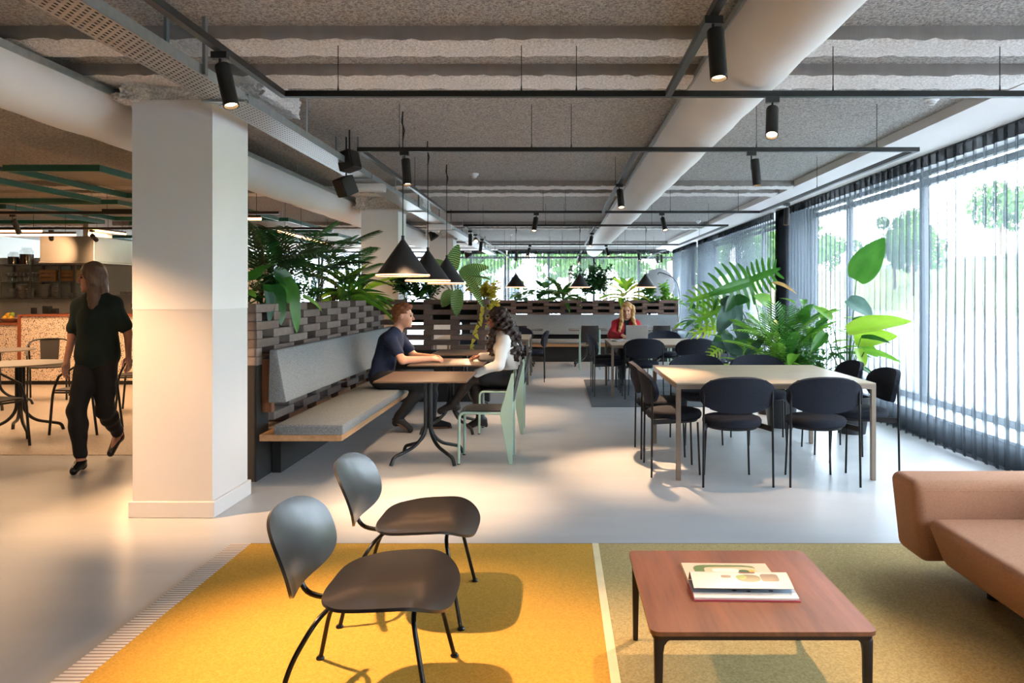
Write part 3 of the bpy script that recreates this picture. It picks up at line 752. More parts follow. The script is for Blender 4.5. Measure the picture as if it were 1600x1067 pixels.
t = thing('carpet_mat', 'dark grey carpet tile mat under the laptop table', 'rug')
cm = [M('carpet_tile_%s' % n, c, .95, var=.12, scale=60, bump=.4, bscale=150) for n, c in (('a', '#3c4146'), ('b', '#454a50'))]
for i in range(5):
    for j in range(6):
        if .43 + (i + 1) * .5 > 2.95: continue
        m = MB(); m.box(.43 + i * .5, .93 + i * .5 - .003, 9.62 + j * .5, 10.117 + j * .5, 0, .008); m.build('carpet_tile', cm[(i + j) % 2], t, smooth=0)

# ------------------------------------------------------------------ lounge chairs
def rounded(u, v, n=3.2):  # concentric squares of [-1,1]^2 -> concentric superellipses
    r = max(abs(u), abs(v))
    if r < 1e-9: return 0., 0.
    a = math.atan2(v, u); c, s = math.cos(a), math.sin(a); q = r * (abs(c) ** n + abs(s) ** n) ** (-1 / n)
    return q * c, q * s
PLY = M('black_stained_ply', '#211c19', .30, var=.25, scale=10, stretch=(1, 8, 1), coat=.25)
def lounge_chair(label, loc, rz=0):
    t = thing('lounge_chair', label, 'chair', loc, rz, 'moulded plywood lounge chairs')
    def seat(a, b):
        u, v = rounded(a * 2 - 1, b * 2 - 1)           # u across, v front
        w = .285 * (1 - .05 * (v < 0) * v * v)
        z = .392 + .022 * u * u - .02 * (1 - u * u) * (1 - v * v) - .05 * max(0, (v - .35) / .65) ** 2 + .018 * max(0, (-v - .5) / .5) ** 2 - .02 * v * (v < 0) * 0
        return (.085 + .225 * v, w * u, z + .01 * v)
    m = MB(); m.slab(seat, 25, 25, .011); m.build('seat', PLY, t, smooth=50)
    def back(a, b):
        u, v = rounded(a * 2 - 1, b * 2 - 1, 3.0)
        z = .54 + .145 * v * math.cos(R(18)) - .012 * u * u
        x = -.27 - .145 * v * math.sin(R(18)) + .055 * u * u - .018 * v * v
        return (x, .268 * u * (1 + .02 * v), z)
    m = MB(); m.slab(back, 25, 21, .011); m.build('backrest', PLY, t, smooth=50)
    r_ = .0088
    m = MB(); m.tube(fillet([(.12, 0, .352), (-.14, 0, .338), (-.245, 0, .36), (-.262, 0, .47), (-.285, 0, .56)], .06), r_ * 1.15, 10); m.build('spine', X['blacksteel'], t)
    for s in (-1, 1):
        m = MB(); m.tube(fillet([(.175, s * .05, .352), (.19, s * .20, .352), (.265, s * .272, .0)], .05), r_, 10); m.build('leg', X['blacksteel'], t)
        m = MB(); m.tube(fillet([(-.12, s * .05, .338), (-.14, s * .19, .335), (-.215, s * .225, .2), (-.26, s * .25, .0)], .06), r_, 10); m.build('leg', X['blacksteel'], t)
        for px, py in ((.265, .272), (-.26, .25)):
            m = MB(); m.lathe([(0, 0), (.016, 0), (.017, .005), (.012, .012), (0, .012)], 12, (px, s * py, .0)); m.build('foot_glide', X['blacksteel'], t)
    for q in ((.17, -.05, .365), (.17, .05, .365), (-.1, 0, .36)):
        m = MB(); m.lathe([(0, -.012), (.022, -.012), (.022, .012), (0, .012)], 12, q); m.build('rubber_mount', X['blackmat'], t)
    return t
lounge_chair('black moulded plywood lounge chair in the foreground, cut by the bottom edge', (-.675, 2.72, .012), R(0))
lounge_chair('black moulded plywood lounge chair farther back on the yellow rug', (-.68, 3.50, .012), R(0))

# ------------------------------------------------------------------ coffee table, book, sofa
WAL = woodmat('walnut_veneer', '#5f3623', '#8a5538', .34, 'y', .8, coat=.3)
BRZ = M('dark_bronze', '#2a1c17', .4, .3)
t = thing('coffee_table', 'low square walnut coffee table with dark metal legs', 'table')
cx0, cx1, cy0, cy1, ct = .295, 1.02, 2.40, 3.16, .373
def rrect(x0, x1, y0, y1, r, n=5):
    o = []
    for (cx, cy, a) in ((x1 - r, y0 + r, -90), (x1 - r, y1 - r, 0), (x0 + r, y1 - r, 90), (x0 + r, y0 + r, 180)):
        for i in range(n + 1): o.append((cx + r * math.cos(R(a + 90 * i / n)), cy + r * math.sin(R(a + 90 * i / n))))
    return o
m = MB(); m.prism(rrect(cx0, cx1, cy0, cy1, .03), ct - .014, ct, 'z'); m.build('table_top', WAL, t, smooth=30)
m = MB()
m.prism(rrect(cx0 + .008, cx1 - .008, cy0 + .008, cy1 - .008, .028), ct - .03, ct - .0145, 'z'); m.build('metal_frame', BRZ, t, smooth=30)
for sx, lx in ((1, cx0), (-1, cx1)):
    for sy, ly in ((1, cy0), (-1, cy1)):
        m = MB(); a = .012; x0 = lx + sx * a; y0 = ly + sy * a
        m.prism([(x0, ct - .028), (x0 + sx * .062, ct - .028), (x0 + sx * .044, ct - .036), (x0 + sx * .034, ct - .05), (x0 + sx * .03, ct - .075), (x0 + sx * .024, .012), (x0 + sx * .004, .012)], y0, y0 + sy * .026)
        m.build('leg', BRZ, t, smooth=30, bevel=.004)
def printmat(name, base, blobs, scale=9):
    """white page with printed colour patches"""
    m, nt, out = nodes(name); p = nt.nodes.new('ShaderNodeBsdfPrincipled'); nt.links.new(p.outputs[0], out.inputs[0]); pset(p, Roughness=.35)
    tc = nt.nodes.new('ShaderNodeTexCoord'); s = nt.nodes.new('ShaderNodeSeparateXYZ'); nt.links.new(tc.outputs['Object'], s.inputs[0])
    def mth(op, a, b=None):
        q = nt.nodes.new('ShaderNodeMath'); q.operation = op
        for i, z in enumerate((a, b)):
            if z is None: continue
            if isinstance(z, (int, float)): q.inputs[i].default_value = z
            else: nt.links.new(z, q.inputs[i])
        return q.outputs[0]
    v = coords(nt); wob = noise(nt, v, 40, 3)
    cur = None
    for (x, y, rx, ry, c, ex) in blobs:
        dx = mth('POWER', mth('ABSOLUTE', mth('DIVIDE', mth('SUBTRACT', s.outputs['X'], x), rx)), ex)
        dy = mth('POWER', mth('ABSOLUTE', mth('DIVIDE', mth('SUBTRACT', s.outputs['Y'], y), ry)), ex)
        f = mth('LESS_THAN', mth('ADD', mth('ADD', dx, dy), mth('MULTIPLY', mth('SUBTRACT', wob, .5), .5)), 1.0)
        mx = nt.nodes.new('ShaderNodeMix'); mx.data_type = 'RGBA'; nt.links.new(f, mx.inputs[0])
        if cur is None: mx.inputs[6].default_value = (*lin(base), 1)
        else: nt.links.new(cur, mx.inputs[6])
        mx.inputs[7].default_value = (*lin(c), 1); cur = mx.outputs[2]
    if cur is not None: nt.links.new(cur, p.inputs['Base Color'])
    else: p.inputs['Base Color'].default_value = (*lin(base), 1)
    return m
# open book, spine along X; far half lies flat, near half holds a lifted page
t = thing('open_book', 'open illustrated book lying on the walnut coffee table', 'book', (.66, 2.79, ct), R(-1.5))
m = MB(); m.box(-.18, .19, -.155, -.001, 0, .004); m.build('cover', M('book_cover', '#b6404c', .5), t, smooth=0)
m = MB(); m.box(-.18, .155, .001, .20, 0, .004); m.build('cover', M('book_cover_light', '#d8d2c8', .5), t, smooth=0)
m = MB(); m.prism([(-.148, .004), (-.15, .012), (-.10, .018), (-.03, .02), (0, .014), (0, .004)], -.178, .186, 'x'); m.build('page_block', printmat('page_sky', '#8fa3b5', [(.0, -.14, .3, .025, '#f4ece0', 6), (.02, -.105, .008, .006, '#1c1c20', 2), (-.03, -.10, .009, .006, '#1c1c20', 2), (.10, -.10, .009, .006, '#1c1c20', 2)]), t, smooth=30)
m = MB(); m.prism([(0, .004), (0, .012), (.03, .014), (.10, .012), (.195, .010), (.197, .004)], -.178, .152, 'x'); m.build('page_block', printmat('page_interior', '#cdb19c', [(-.02, .12, .12, .055, '#57703f', 4), (.0, .112, .1, .04, '#c7a98a', 4), (-.02, .115, .05, .02, '#e8d9c8', 4), (.05, .105, .02, .018, '#2f5a38', 2), (.08, .11, .012, .012, '#d0a23c', 2)]), t, smooth=30)
def page(u, v):
    y = .012 - .135 * v; z = .014 + .040 * math.sin(min(1, v / .22) * math.pi / 2) * (1 - .50 * max(0, (v - .22) / .78) ** 1.3)
    return (-.176 + .352 * u, y, z)
m = MB(); m.slab(page, 12, 14, .0012); m.build('lifted_page', printmat('page_print', '#cdb9ae', [(-.05, -.052, .018, .009, '#6f5a48', 4), (.03, -.062, .042, .024, '#4d4a28', 2.4), (.005, -.056, .02, .015, '#5f7a24', 2), (.105, -.058, .032, .024, '#57473a', 5), (.03, -.02, .03, .012, '#7a5348', 5)]), t, smooth=60)

SOFA = weave('terracotta_sofa_fabric', '#b27e62', '#c79577', 300, strength=.15)
t = thing('sofa', 'low terracotta fabric sofa at the right edge on the tan rug', 'sofa')
def cushion(name, x0, x1, y0, y1, z0, z1, b, taper=0):
    m = MB(); m.box(x0, x1, y0, y1, z0, z1)
    if taper: m.v = [(x + (taper if (z == z0 and x == x0) else 0), y, z) for x, y, z in m.v]
    return m.build(name, SOFA, t, smooth=60, bevel=b, bseg=6)
cushion('armrest', 1.755, 2.95, 3.735, 4.02, .11, .515, .05, .045)
cushion('seat', 1.80, 2.66, 1.2, 3.74, .10, .345, .06, .10)
cushion('backrest', 2.6, 2.95, 1.2, 3.78, .11, .66, .06)
for q in ((2.05, 3.55), (2.05, 1.5), (2.8, 3.85), (2.8, 1.5)):
    m = MB(); m.cyl((q[0], q[1], .012), (q[0], q[1], .13), .03, seg=14); m.build('leg', X['blackmat'], t)

# ------------------------------------------------------------------ dining chairs (rounded upholstered)
NAVY = weave('dark_navy_upholstery', '#1d1f27', '#2b2e38', 300, strength=.25)
def oval_chair(label, loc, rz, first=[None]):
    if first[0] is not None: return copy_thing(first[0], label, loc, rz)
    t = thing('dining_chair', label, 'chair', loc, rz, 'dark chairs with rounded backs')
    m = MB(); prof = [(0, .43), (.19, .43), (.215, .437), (.225, .455), (.225, .478), (.215, .495), (.19, .503), (0, .506)]
    m.lathe(prof, 36, (.02, 0, 0)); m.build('seat', NAVY, t, smooth=60)
    m = MB(); m.lathe([(0, .415), (.19, .415), (.2, .43)], 32, (.02, 0, 0)); m.build('seat_base', X['blackmat'], t)
    def back(a, b):
        u, v = rounded(a * 2 - 1, b * 2 - 1, 2.5)
        return (-.232 + .075 * u * u - .03 * v, .278 * u, .692 + .135 * v)
    m = MB(); m.slab(back, 25, 17, .034); m.build('backrest', NAVY, t, smooth=75)
    for s in (-1, 1):
        m = MB(); m.tube([(-.195, s * .262, 0), (-.19, s * .258, .43), (-.187, s * .255, .76)], .0085, 10); m.build('leg', X['blacksteel'], t)
        m = MB(); m.tube([(.2, s * .18, 0), (.185, s * .165, .42)], .0085, 10); m.build('leg', X['blacksteel'], t)
        m = MB(); m.add([(.0, s * .20, .415), (-.19, s * .256, .415), (-.19, s * .256, .455), (0, s * .20, .455), (.0, s * .185, .415), (-.18, s * .246, .415), (-.18, s * .246, .455), (0, s * .185, .455)], [(0, 1, 2, 3), (4, 7, 6, 5), (0, 4, 5, 1), (3, 2, 6, 7), (1, 5, 6, 2), (0, 3, 7, 4)])
        m.build('side_bracket', X['blackmat'], t, smooth=0)
        m = MB(); m.cyl((-.187, s * .25, .68), (-.165, s * .235, .68), .012, seg=10); m.build('back_fixing', X['blacksteel'], t)
    first[0] = t; return t
N_, S_, E_, W_ = R(90), R(-90), R(0), R(180)      # direction the chair faces
oval_chair('dark round-back chair at the near side of the big table, left one', (1.345, 5.83, 0), N_)
oval_chair('dark round-back chair at the near side of the big table, right one', (1.995, 5.83, 0), N_)
oval_chair('dark round-back chair at the far side of the big table, left one', (1.39, 7.4, 0), S_)
oval_chair('dark round-back chair at the far side of the big table, right one', (2.0, 7.4, 0), S_)
oval_chair('dark round-back chair at the left end of the big table, nearer one', (.93, 6.2, 0), E_)
oval_chair('dark round-back chair at the left end of the big table, farther one', (.92, 6.85, 0), E_)
oval_chair('dark round-back chair at the curtain end of the big table, nearer one', (2.52, 6.27, 0), W_)
oval_chair('dark round-back chair at the curtain end of the big table, farther one', (2.5, 6.95, 0), W_)
oval_chair('dark round-back chair at the near side of the laptop table, left one', (1.17, 10.45, .008), N_)
oval_chair('dark round-back chair at the near side of the laptop table, right one', (1.88, 10.45, .008), N_)
oval_chair('dark round-back chair at the left end of the laptop table, nearer one', (.70, 10.75, .008), E_)
oval_chair('dark round-back chair at the left end of the laptop table, farther one', (.70, 11.4, .008), E_)
oval_chair('dark round-back chair the woman in red sits on', (1.09, 12.2, .008), S_)
oval_chair('dark round-back chair beside the woman in red, far side of the table', (1.72, 12.1, .008), S_)
oval_chair('dark round-back chair at the curtain end of the laptop table', (2.25, 11.1, .008), W_)
oval_chair('dark round-back chair right of the left wooden table, seen from the side', (-.42, 12.55, 0), W_)
oval_chair('dark round-back chair behind the left wooden table', (-.74, 13.6, 0), S_)
oval_chair('dark round-back chair half hidden by the curly-haired woman', (-1.35, 12.0, 0), N_)

TT = woodmat('greige_table_top', '#a8937c', '#bda78e', .38, 'x', .6)
TLG = M('bronze_table_leg', '#857567', .42, .5)
def wood_table(label, x0, x1, y0, y1, z, base=0):
    t = thing('wooden_table', label, 'table', (0, 0, base), 0, 'square wooden tables')
    m = MB(); m.box(x0, x1, y0, y1, z - .012, z); m.build('table_top', TT, t, smooth=0, bevel=.003, bseg=1)
    m = MB()
    for (a, b, c, d) in ((x0, x1, y0, y0 + .036), (x0, x1, y1 - .036, y1), (x0, x0 + .036, y0 + .037, y1 - .037), (x1 - .036, x1, y0 + .037, y1 - .037)):
        m = MB(); m.box(a, b, c, d, z - .046, z - .0125); m.build('apron', TLG, t, smooth=0)
    for a in (x0, x1 - .036):
        for b in (y0, y1 - .036):
            m = MB(); m.box(a, a + .036, b, b + .036, 0, z - .047); m.build('leg', TLG, t, smooth=0, bevel=.003, bseg=1)
wood_table('big square wooden table with eight dark chairs by the curtain', .915, 2.46, 5.84, 7.31, .755)
wood_table('wooden table with the laptop, on the dark mat', .735, 2.25, 10.43, 11.85, .73, .008)
wood_table('wooden table behind the curly-haired woman', -1.95, -.465, 11.9, 13.3, .725)

# cafe tables with four-tube pedestal
CT = M('brown_cafe_top', '#5d493d', .38, var=.06)
def cafe_table(label, x0, x1, y0, y1, z=.725, mat=None):
    cx, cy = (x0 + x1) / 2, (y0 + y1) / 2
    t = thing('cafe_table', label, 'table', (cx, cy, 0), 0, 'pedestal cafe tables')
    m = MB(); m.box(x0 - cx, x1 - cx, y0 - cy, y1 - cy, z - .014, z); m.build('table_top', mat or CT, t, smooth=0, bevel=.003, bseg=1)
    for sx in (-1, 1):
        for sy in (-1, 1):
            m = MB(); m.tube(fillet([(sx * .02, sy * .02, z - .015), (sx * .02, sy * .02, .24), (sx * .09, sy * .08, .13), (sx * .25, sy * .25, .065), (sx * .268, sy * .268, 0)], .07, 6), .0155, 10); m.build('leg', X['black'], t)
    m = MB(); m.box(-.16, .16, -.16, .16, z - .02, z - .0145); m.build('mount_plate', X['black'], t, smooth=0)
cafe_table('nearest brown cafe table on a black four-leg pedestal by the bench', -1.52, -.75, 6.2, 7.0)
cafe_table('brown cafe table where the man rests his arms', -1.52, -.76, 7.6, 8.4)
cafe_table('brown cafe table farthest along the bench, at the short screen', -1.52, -.78, 8.92, 9.72)
DKT = M('dark_grey_top', '#3a3b3e', .4)
cafe_table('dark cafe table at the far bench, behind the green-legged chair', .22, .98, 14.8, 15.5, .725, DKT)
cafe_table('dark cafe table at the far bench, right of the laptop', 1.75, 2.5, 14.8, 15.5, .725, DKT)
cafe_table('dark cafe table at the far bench, left end', -1.2, -.3, 14.8, 15.5, .725, DKT)

# green steel chairs
SGR = M('sage_green_steel', '#9db8a8', .45, var=.04)
DSEAT = M('dark_seat_ply', '#2c2826', .38, var=.1)
def steel_chair(label, loc, rz, first=[None]):
    if first[0] is not None: return copy_thing(first[0], label, loc, rz)
    t = thing('steel_chair', label, 'chair', loc, rz, 'sage green steel chairs')
    def seat(a, b):
        u, v = a * 2 - 1, b * 2 - 1
        return (.01 + .215 * v, .195 * u, .452 - .008 * (1 - u * u) - .03 * max(0, (v - .6) / .4) ** 2)
    m = MB(); m.slab(seat, 13, 17, .012); m.build('seat', DSEAT, t, smooth=50)
    def back(a, b):
        u, v = a * 2 - 1, b
        return (-.235 - .075 * v + .02 * u * u, .17 * u * (1 - .06 * v), .52 + .32 * v)
    m = MB(); m.slab(back, 13, 9, .012); m.build('backrest', DSEAT, t, smooth=50)
    for s in (-1, 1):
        m = MB(); m.tube(fillet([(.222, s * .19, 0), (.215, s * .19, .44), (-.17, s * .19, .43)], .05), .012, 10); m.build('leg', SGR, t)
        m = MB(); y0 = s * .187
        m.prism([(-.235, .0), (-.203, .0), (-.128, .42), (-.138, .47), (-.225, .77), (-.245, .77), (-.238, .42)], y0 - .016, y0 + .016); m.build('leg', SGR, t, smooth=0, bevel=.005)
        m = MB(); m.lathe([(0, 0), (.013, 0), (.013, .01)], 10, (.222, s * .19, 0)); m.build('foot_cap', X['blackmat'], t)
    m = MB(); m.cyl((.19, -.19, .43), (.19, .19, .43), .01, seg=8); m.build('cross_tube', SGR, t)
    first[0] = t; return t
steel_chair('sage green steel chair with dark seat at the nearest cafe table, empty', (-.62, 6.58, 0), W_)
steel_chair('sage green steel chair under the curly-haired woman', (-.59, 7.95, 0), W_)
steel_chair('sage green steel chair at the far bench table, left of the woman in red', (.6, 14.5, 0), N_)
steel_chair('sage green steel chair at the far bench table, right of the laptop', (1.95, 14.5, 0), N_)
steel_chair('sage green steel chair at the far bench table behind the left wooden table', (-.75, 14.5, 0), N_)

# laptop, phone things on the laptop table
t = thing('laptop', 'open silver laptop on the wooden table before the woman in red', 'laptop', (1.19, 11.40, .738), R(-4))
SIL = M('silver_aluminium', '#b8b9bd', .35, .6, var=.03)
m = MB(); m.box(-.165, .165, -.0, .23, 0, .014); m.build('base', SIL, t, smooth=0, bevel=.003)
m = MB(); m.box(-.145, .145, .09, .2, .0141, .0155); m.build('keyboard', X['blackmat'], t, smooth=0)
m = MB(); m.box(-.165, .165, -.004, .004, 0, .225, Matrix.Translation((0, 0, .012)) @ Matrix.Rotation(R(14), 4, 'X')); ld = m.build('lid', SIL, t, smooth=0, bevel=.003)
m = MB(); m.lathe([(0, -.0052), (.012, -.0052), (.012, -.004)], 12, (0, -.027, .125), Matrix.Rotation(R(90 + 14), 4, 'X')); m.build('emblem', M('emblem_grey', '#8b8c90', .3, .5), ld)
t = thing('crumpled_papers', 'white papers and cable beside the laptop', 'papers', (.88, 11.2, .738))
r_ = random.Random(4)
m = MB(); m.slab(lambda u, v: (-.10 + .2 * u, -.07 + .14 * v, .012 + .012 * math.sin(7 * u + 3 * v) + .006 * math.sin(11 * v)), 9, 8, .002); m.build('sheet', M('white_paper', '#e4e4e6', .7), t, smooth=60)
m = MB(); m.tube(smooth_path([(.05, -.03, .02), (.12, .0, .012), (.1, .08, .01), (.2, .1, .008)]), .004, 6); m.build('cable', X['sill'], t)
# round disc lamp behind the far screen
t = thing('arc_floor_lamp', 'large grey round disc lamp on a curved stem behind the far screen', 'floor lamp', (2.55, 18.3, 0))
m = MB(); m.lathe([(0, -.012), (.36, -.012), (.38, 0), (.36, .012), (0, .012)], 36, (-.1, 0, 1.68), Matrix.Rotation(R(82), 4, 'X') @ Matrix.Rotation(R(10), 4, 'Y')); m.build('disc_shade', M('disc_grey', '#8e8d90', .6), t)
m = MB(); m.tube(smooth_path([(.1, 0, .02), (.34, 0, .6), (.40, 0, 1.2), (.3, 0, 1.75), (-.1, .02, 1.95), (-.1, .02, 1.68)]), .01, 8); m.build('stem', X['black'], t)
m = MB(); m.lathe([(0, 0), (.18, 0), (.18, .02), (0, .03)], 24, (.1, 0, 0)); m.build('base', X['black'], t)
# ------------------------------------------------------------------ people (smooth-blended implicit bodies)
def _len(a): return np.sqrt((a * a).sum(-1))
class SDF:
    def __init__(s, h=.007): s.ops = []; s.h = h; s.noise = None; s.cuts = []
    def cone(s, a, b, ra, rb=None, k=.02): s.ops.append(('c', np.array(a, float), np.array(b, float), ra, ra if rb is None else rb, k, 1)); return s
    def chain(s, pts, rad, k=.02):
        for i in range(len(pts) - 1): s.cone(pts[i], pts[i + 1], rad[i], rad[i + 1], k)
        return s
    def ell(s, c, r, k=.02, rot=None, op=1):
        s.ops.append(('e', np.array(c, float), np.array(r, float), None if rot is None else np.array(rot.to_3x3()), None, k, op)); return s
    def cut(s, p, n, k=.004): s.cuts.append((np.array(p, float), np.array(n, float) / np.linalg.norm(n), k)); return s   # keep side where (x-p).n < 0
    def clone(s, off=0, h=None):
        q = SDF(h or s.h)
        for o in s.ops:
            o = list(o)
            if o[6] == 1:
                if o[0] == 'c': o[3] += off; o[4] += off
                else: o[2] = o[2] + off
            q.ops.append(tuple(o))
        return q
    def mesh(s, name, mat):
        h = s.h; lo = np.full(3, 1e9); hi = -lo
        for o in s.ops:
            if o[6] != 1: continue
            if o[0] == 'c': P = [(o[1], o[3]), (o[2], o[4])]
            else: P = [(o[1], max(o[2]))]
            for c, r in P: lo = np.minimum(lo, c - r); hi = np.maximum(hi, c + r)
        lo -= .03; hi += .03
        n = np.ceil((hi - lo) / h).astype(int) + 1
        ax = [lo[i] + h * np.arange(n[i]) for i in range(3)]
        f = np.full(n, .5, np.float32)
        for o in s.ops:
            k = o[5]; mg = k + 3 * h
            if o[0] == 'c':
                l = np.minimum(o[1] - o[3], o[2] - o[4]); u = np.maximum(o[1] + o[3], o[2] + o[4])
            else: l = o[1] - max(o[2]); u = o[1] + max(o[2])
            i0 = np.clip(((l - mg - lo) / h).astype(int), 0, n); i1 = np.clip(((u + mg - lo) / h).astype(int) + 2, 0, n)
            if (i1 <= i0).any(): continue
            G = np.stack(np.meshgrid(*[ax[i][i0[i]:i1[i]] for i in range(3)], indexing='ij'), -1)
            if o[0] == 'c':
                ba = o[2] - o[1]; q = G - o[1]; t = np.clip((q @ ba) / max(ba @ ba, 1e-9), 0, 1)
                d = _len(q - t[..., None] * ba) - (o[3] + (o[4] - o[3]) * t)
            else:
                q = G - o[1]
                if o[3] is not None: q = q @ o[3]
                k0 = _len(q / o[2]); k1 = _len(q / o[2] ** 2) + 1e-9; d = k0 * (k0 - 1) / k1
            sl = tuple(slice(i0[i], i1[i]) for i in range(3)); a = f[sl]
            if o[6] == 1:
                w = np.clip(.5 + .5 * (a - d) / k, 0, 1); f[sl] = a * (1 - w) + d * w - k * w * (1 - w)
            else:
                d = -d; w = np.clip(.5 - .5 * (a - d) / k, 0, 1); f[sl] = a * (1 - w) + d * w + k * w * (1 - w)
        if s.noise is not None or s.cuts:
            G = np.stack(np.meshgrid(*ax, indexing='ij'), -1)
            if s.noise is not None: f = f + s.noise(G).astype(np.float32)
            for p, nn, k in s.cuts: f = np.maximum(f, (G - p) @ nn)
        f[0], f[-1], f[:, 0], f[:, -1], f[:, :, 0], f[:, :, -1] = (.5,) * 6
        S = f < 0; c = np.zeros(tuple(n - 1), np.int8)
        off = [(i, j, k) for i in (0, 1) for j in (0, 1) for k in (0, 1)]
        cs = lambda A, o_: A[o_[0]:n[0] - 1 + o_[0], o_[1]:n[1] - 1 + o_[1], o_[2]:n[2] - 1 + o_[2]]
        for o_ in off: c += cs(S, o_)
        act = np.argwhere((c > 0) & (c < 8)); ids = np.full(tuple(n - 1), -1, np.int64); ids[tuple(act.T)] = np.arange(len(act))
        acc = np.zeros((len(act), 3)); cnt = np.zeros(len(act))
        for a in off:
            for e in range(3):
                if a[e]: continue
                b = list(a); b[e] = 1
                fa = f[tuple((act + a).T)]; fb = f[tuple((act + b).T)]; mk = (fa < 0) != (fb < 0)
                t = np.where(mk, fa / np.where(fa == fb, 1, fa - fb), 0)
                pos = act + np.array(a) + t[:, None] * (np.array(b) - np.array(a)); acc += pos * mk[:, None]; cnt += mk
        V = acc / cnt[:, None] * h + lo
        F = []
        for e in range(3):
            o1, o2 = (e + 1) % 3, (e + 2) % 3
            sl0 = [slice(None)] * 3; sl1 = [slice(None)] * 3; sl0[e] = slice(0, n[e] - 1); sl1[e] = slice(1, n[e])
            A = S[tuple(sl0)]; B = S[tuple(sl1)]; pt = np.argwhere(A != B)
            pt = pt[(pt[:, o1] > 0) & (pt[:, o2] > 0) & (pt[:, o1] < n[o1] - 1) & (pt[:, o2] < n[o2] - 1)]
            d1 = np.zeros(3, int); d1[o1] = 1; d2 = np.zeros(3, int); d2[o2] = 1
            q = np.stack([ids[tuple((pt - d1 - d2).T)], ids[tuple((pt - d2).T)], ids[tuple(pt.T)], ids[tuple((pt - d1).T)]], 1)
            fl_ = ~A[tuple(pt.T)]; q[fl_] = q[fl_][:, ::-1]; F.append(q)
        F = np.concatenate(F); F = F[(F >= 0).all(1)]
        me = bpy.data.meshes.new(name); me.from_pydata(V.tolist(), [], F.tolist())
        me.polygons.foreach_set('use_smooth', [True] * len(me.polygons)); me.materials.append(mat); me.update()
        return me
def wrinkle(amp, fr=26, seed=0):
    def fn(G):
        x, y, z = G[..., 0] + seed, G[..., 1] + seed * .7, G[..., 2]
        return amp * (np.sin(fr * x + 9 * z + 3 * np.sin(11 * y)) * np.sin(fr * .8 * z + 7 * y + 2 * np.sin(9 * x)) + .5 * np.sin(fr * 1.7 * z + fr * y))
    return fn
SKIN = {}
def skin(c): 
    if c not in SKIN:
        m, nt, out = nodes('skin_' + c[1:]); p = nt.nodes.new('ShaderNodeBsdfPrincipled'); nt.links.new(p.outputs[0], out.inputs[0])
        pset(p, Roughness=.5, **{'Subsurface Weight': .15, 'Subsurface Radius': (.01, .004, .002)}); b = lin(c)
        nt.links.new(ramp(nt, noise(nt, coords(nt), 14, 3), [(.3, tuple(x * .93 for x in b)), (.7, b)]), p.inputs['Base Color']); SKIN[c] = m
    return SKIN[c]
def head(S, c, rot, neck_base, female=False):
    """c centre of the skull, rot 3x3 (x forward, z up)"""
    c = Vector(c); T = lambda p: tuple(c + rot @ Vector(p)); R4 = rot.to_4x4(); g = .95 if female else 1.0
    S.ell(T((-.012, 0, .03)), (.096 * g, .076 * g, .092 * g), .02, R4)
    S.ell(T((.03, 0, -.02)), (.066 * g, .06 * g, .09 * g), .02, R4)
    S.ell(T((.035, 0, -.07)), (.05, .046 * g, .04), .02, R4)
    S.ell(T((.078, 0, -.098)), (.018, .02, .016), .015, R4)
    for s in (-1, 1):
        S.ell(T((.06, s * .036, -.028)), (.026, .022, .026), .015, R4)
        S.ell(T((-.008, s * .076 * g, -.002)), (.02, .009, .032), .006, R4)
        S.ell(T((.106, s * .032, .010)), (.014, .017, .012), .012, R4, -1)
    S.ell(T((.082, 0, .032)), (.018, .045, .01), .012, R4)
    S.cone(T((.088, 0, .018)), T((.112, 0, -.022)), .007, .012, .008)
    for s in (-1, 1): S.ell(T((.102, s * .011, -.028)), (.009, .007, .006), .006, R4)
    S.ell(T((.091, 0, -.058)), (.009, .023, .005), .005, R4); S.ell(T((.089, 0, -.069)), (.009, .02, .006), .005, R4)
    S.cone(T((-.02, 0, -.06)), neck_base, .052 * g, .058 * g, .03)
def eyes(par, c, rot):
    c = Vector(c)
    for s in (-1, 1):
        p = c + rot @ Vector((.084, s * .032, .011))
        m = MB(); m.lathe([(0, -.010), (.007, -.007), (.010, 0), (.007, .007), (0, .010)], 10, p, rot.to_4x4()); m.build('eye', M_EYE, par)
        m = MB(); q = rot.to_4x4()
        m.tube([c + rot @ Vector((.089, s * .018, .030)), c + rot @ Vector((.092, s * .034, .034)), c + rot @ Vector((.080, s * .052, .030))], .0022, 6); m.build('eyebrow', M_BROW, par)
M_EYE = M('eye_dark', '#2a1d16', .2, var=.02); M_BROW = M('brow_brown', '#5a3a24', .8)
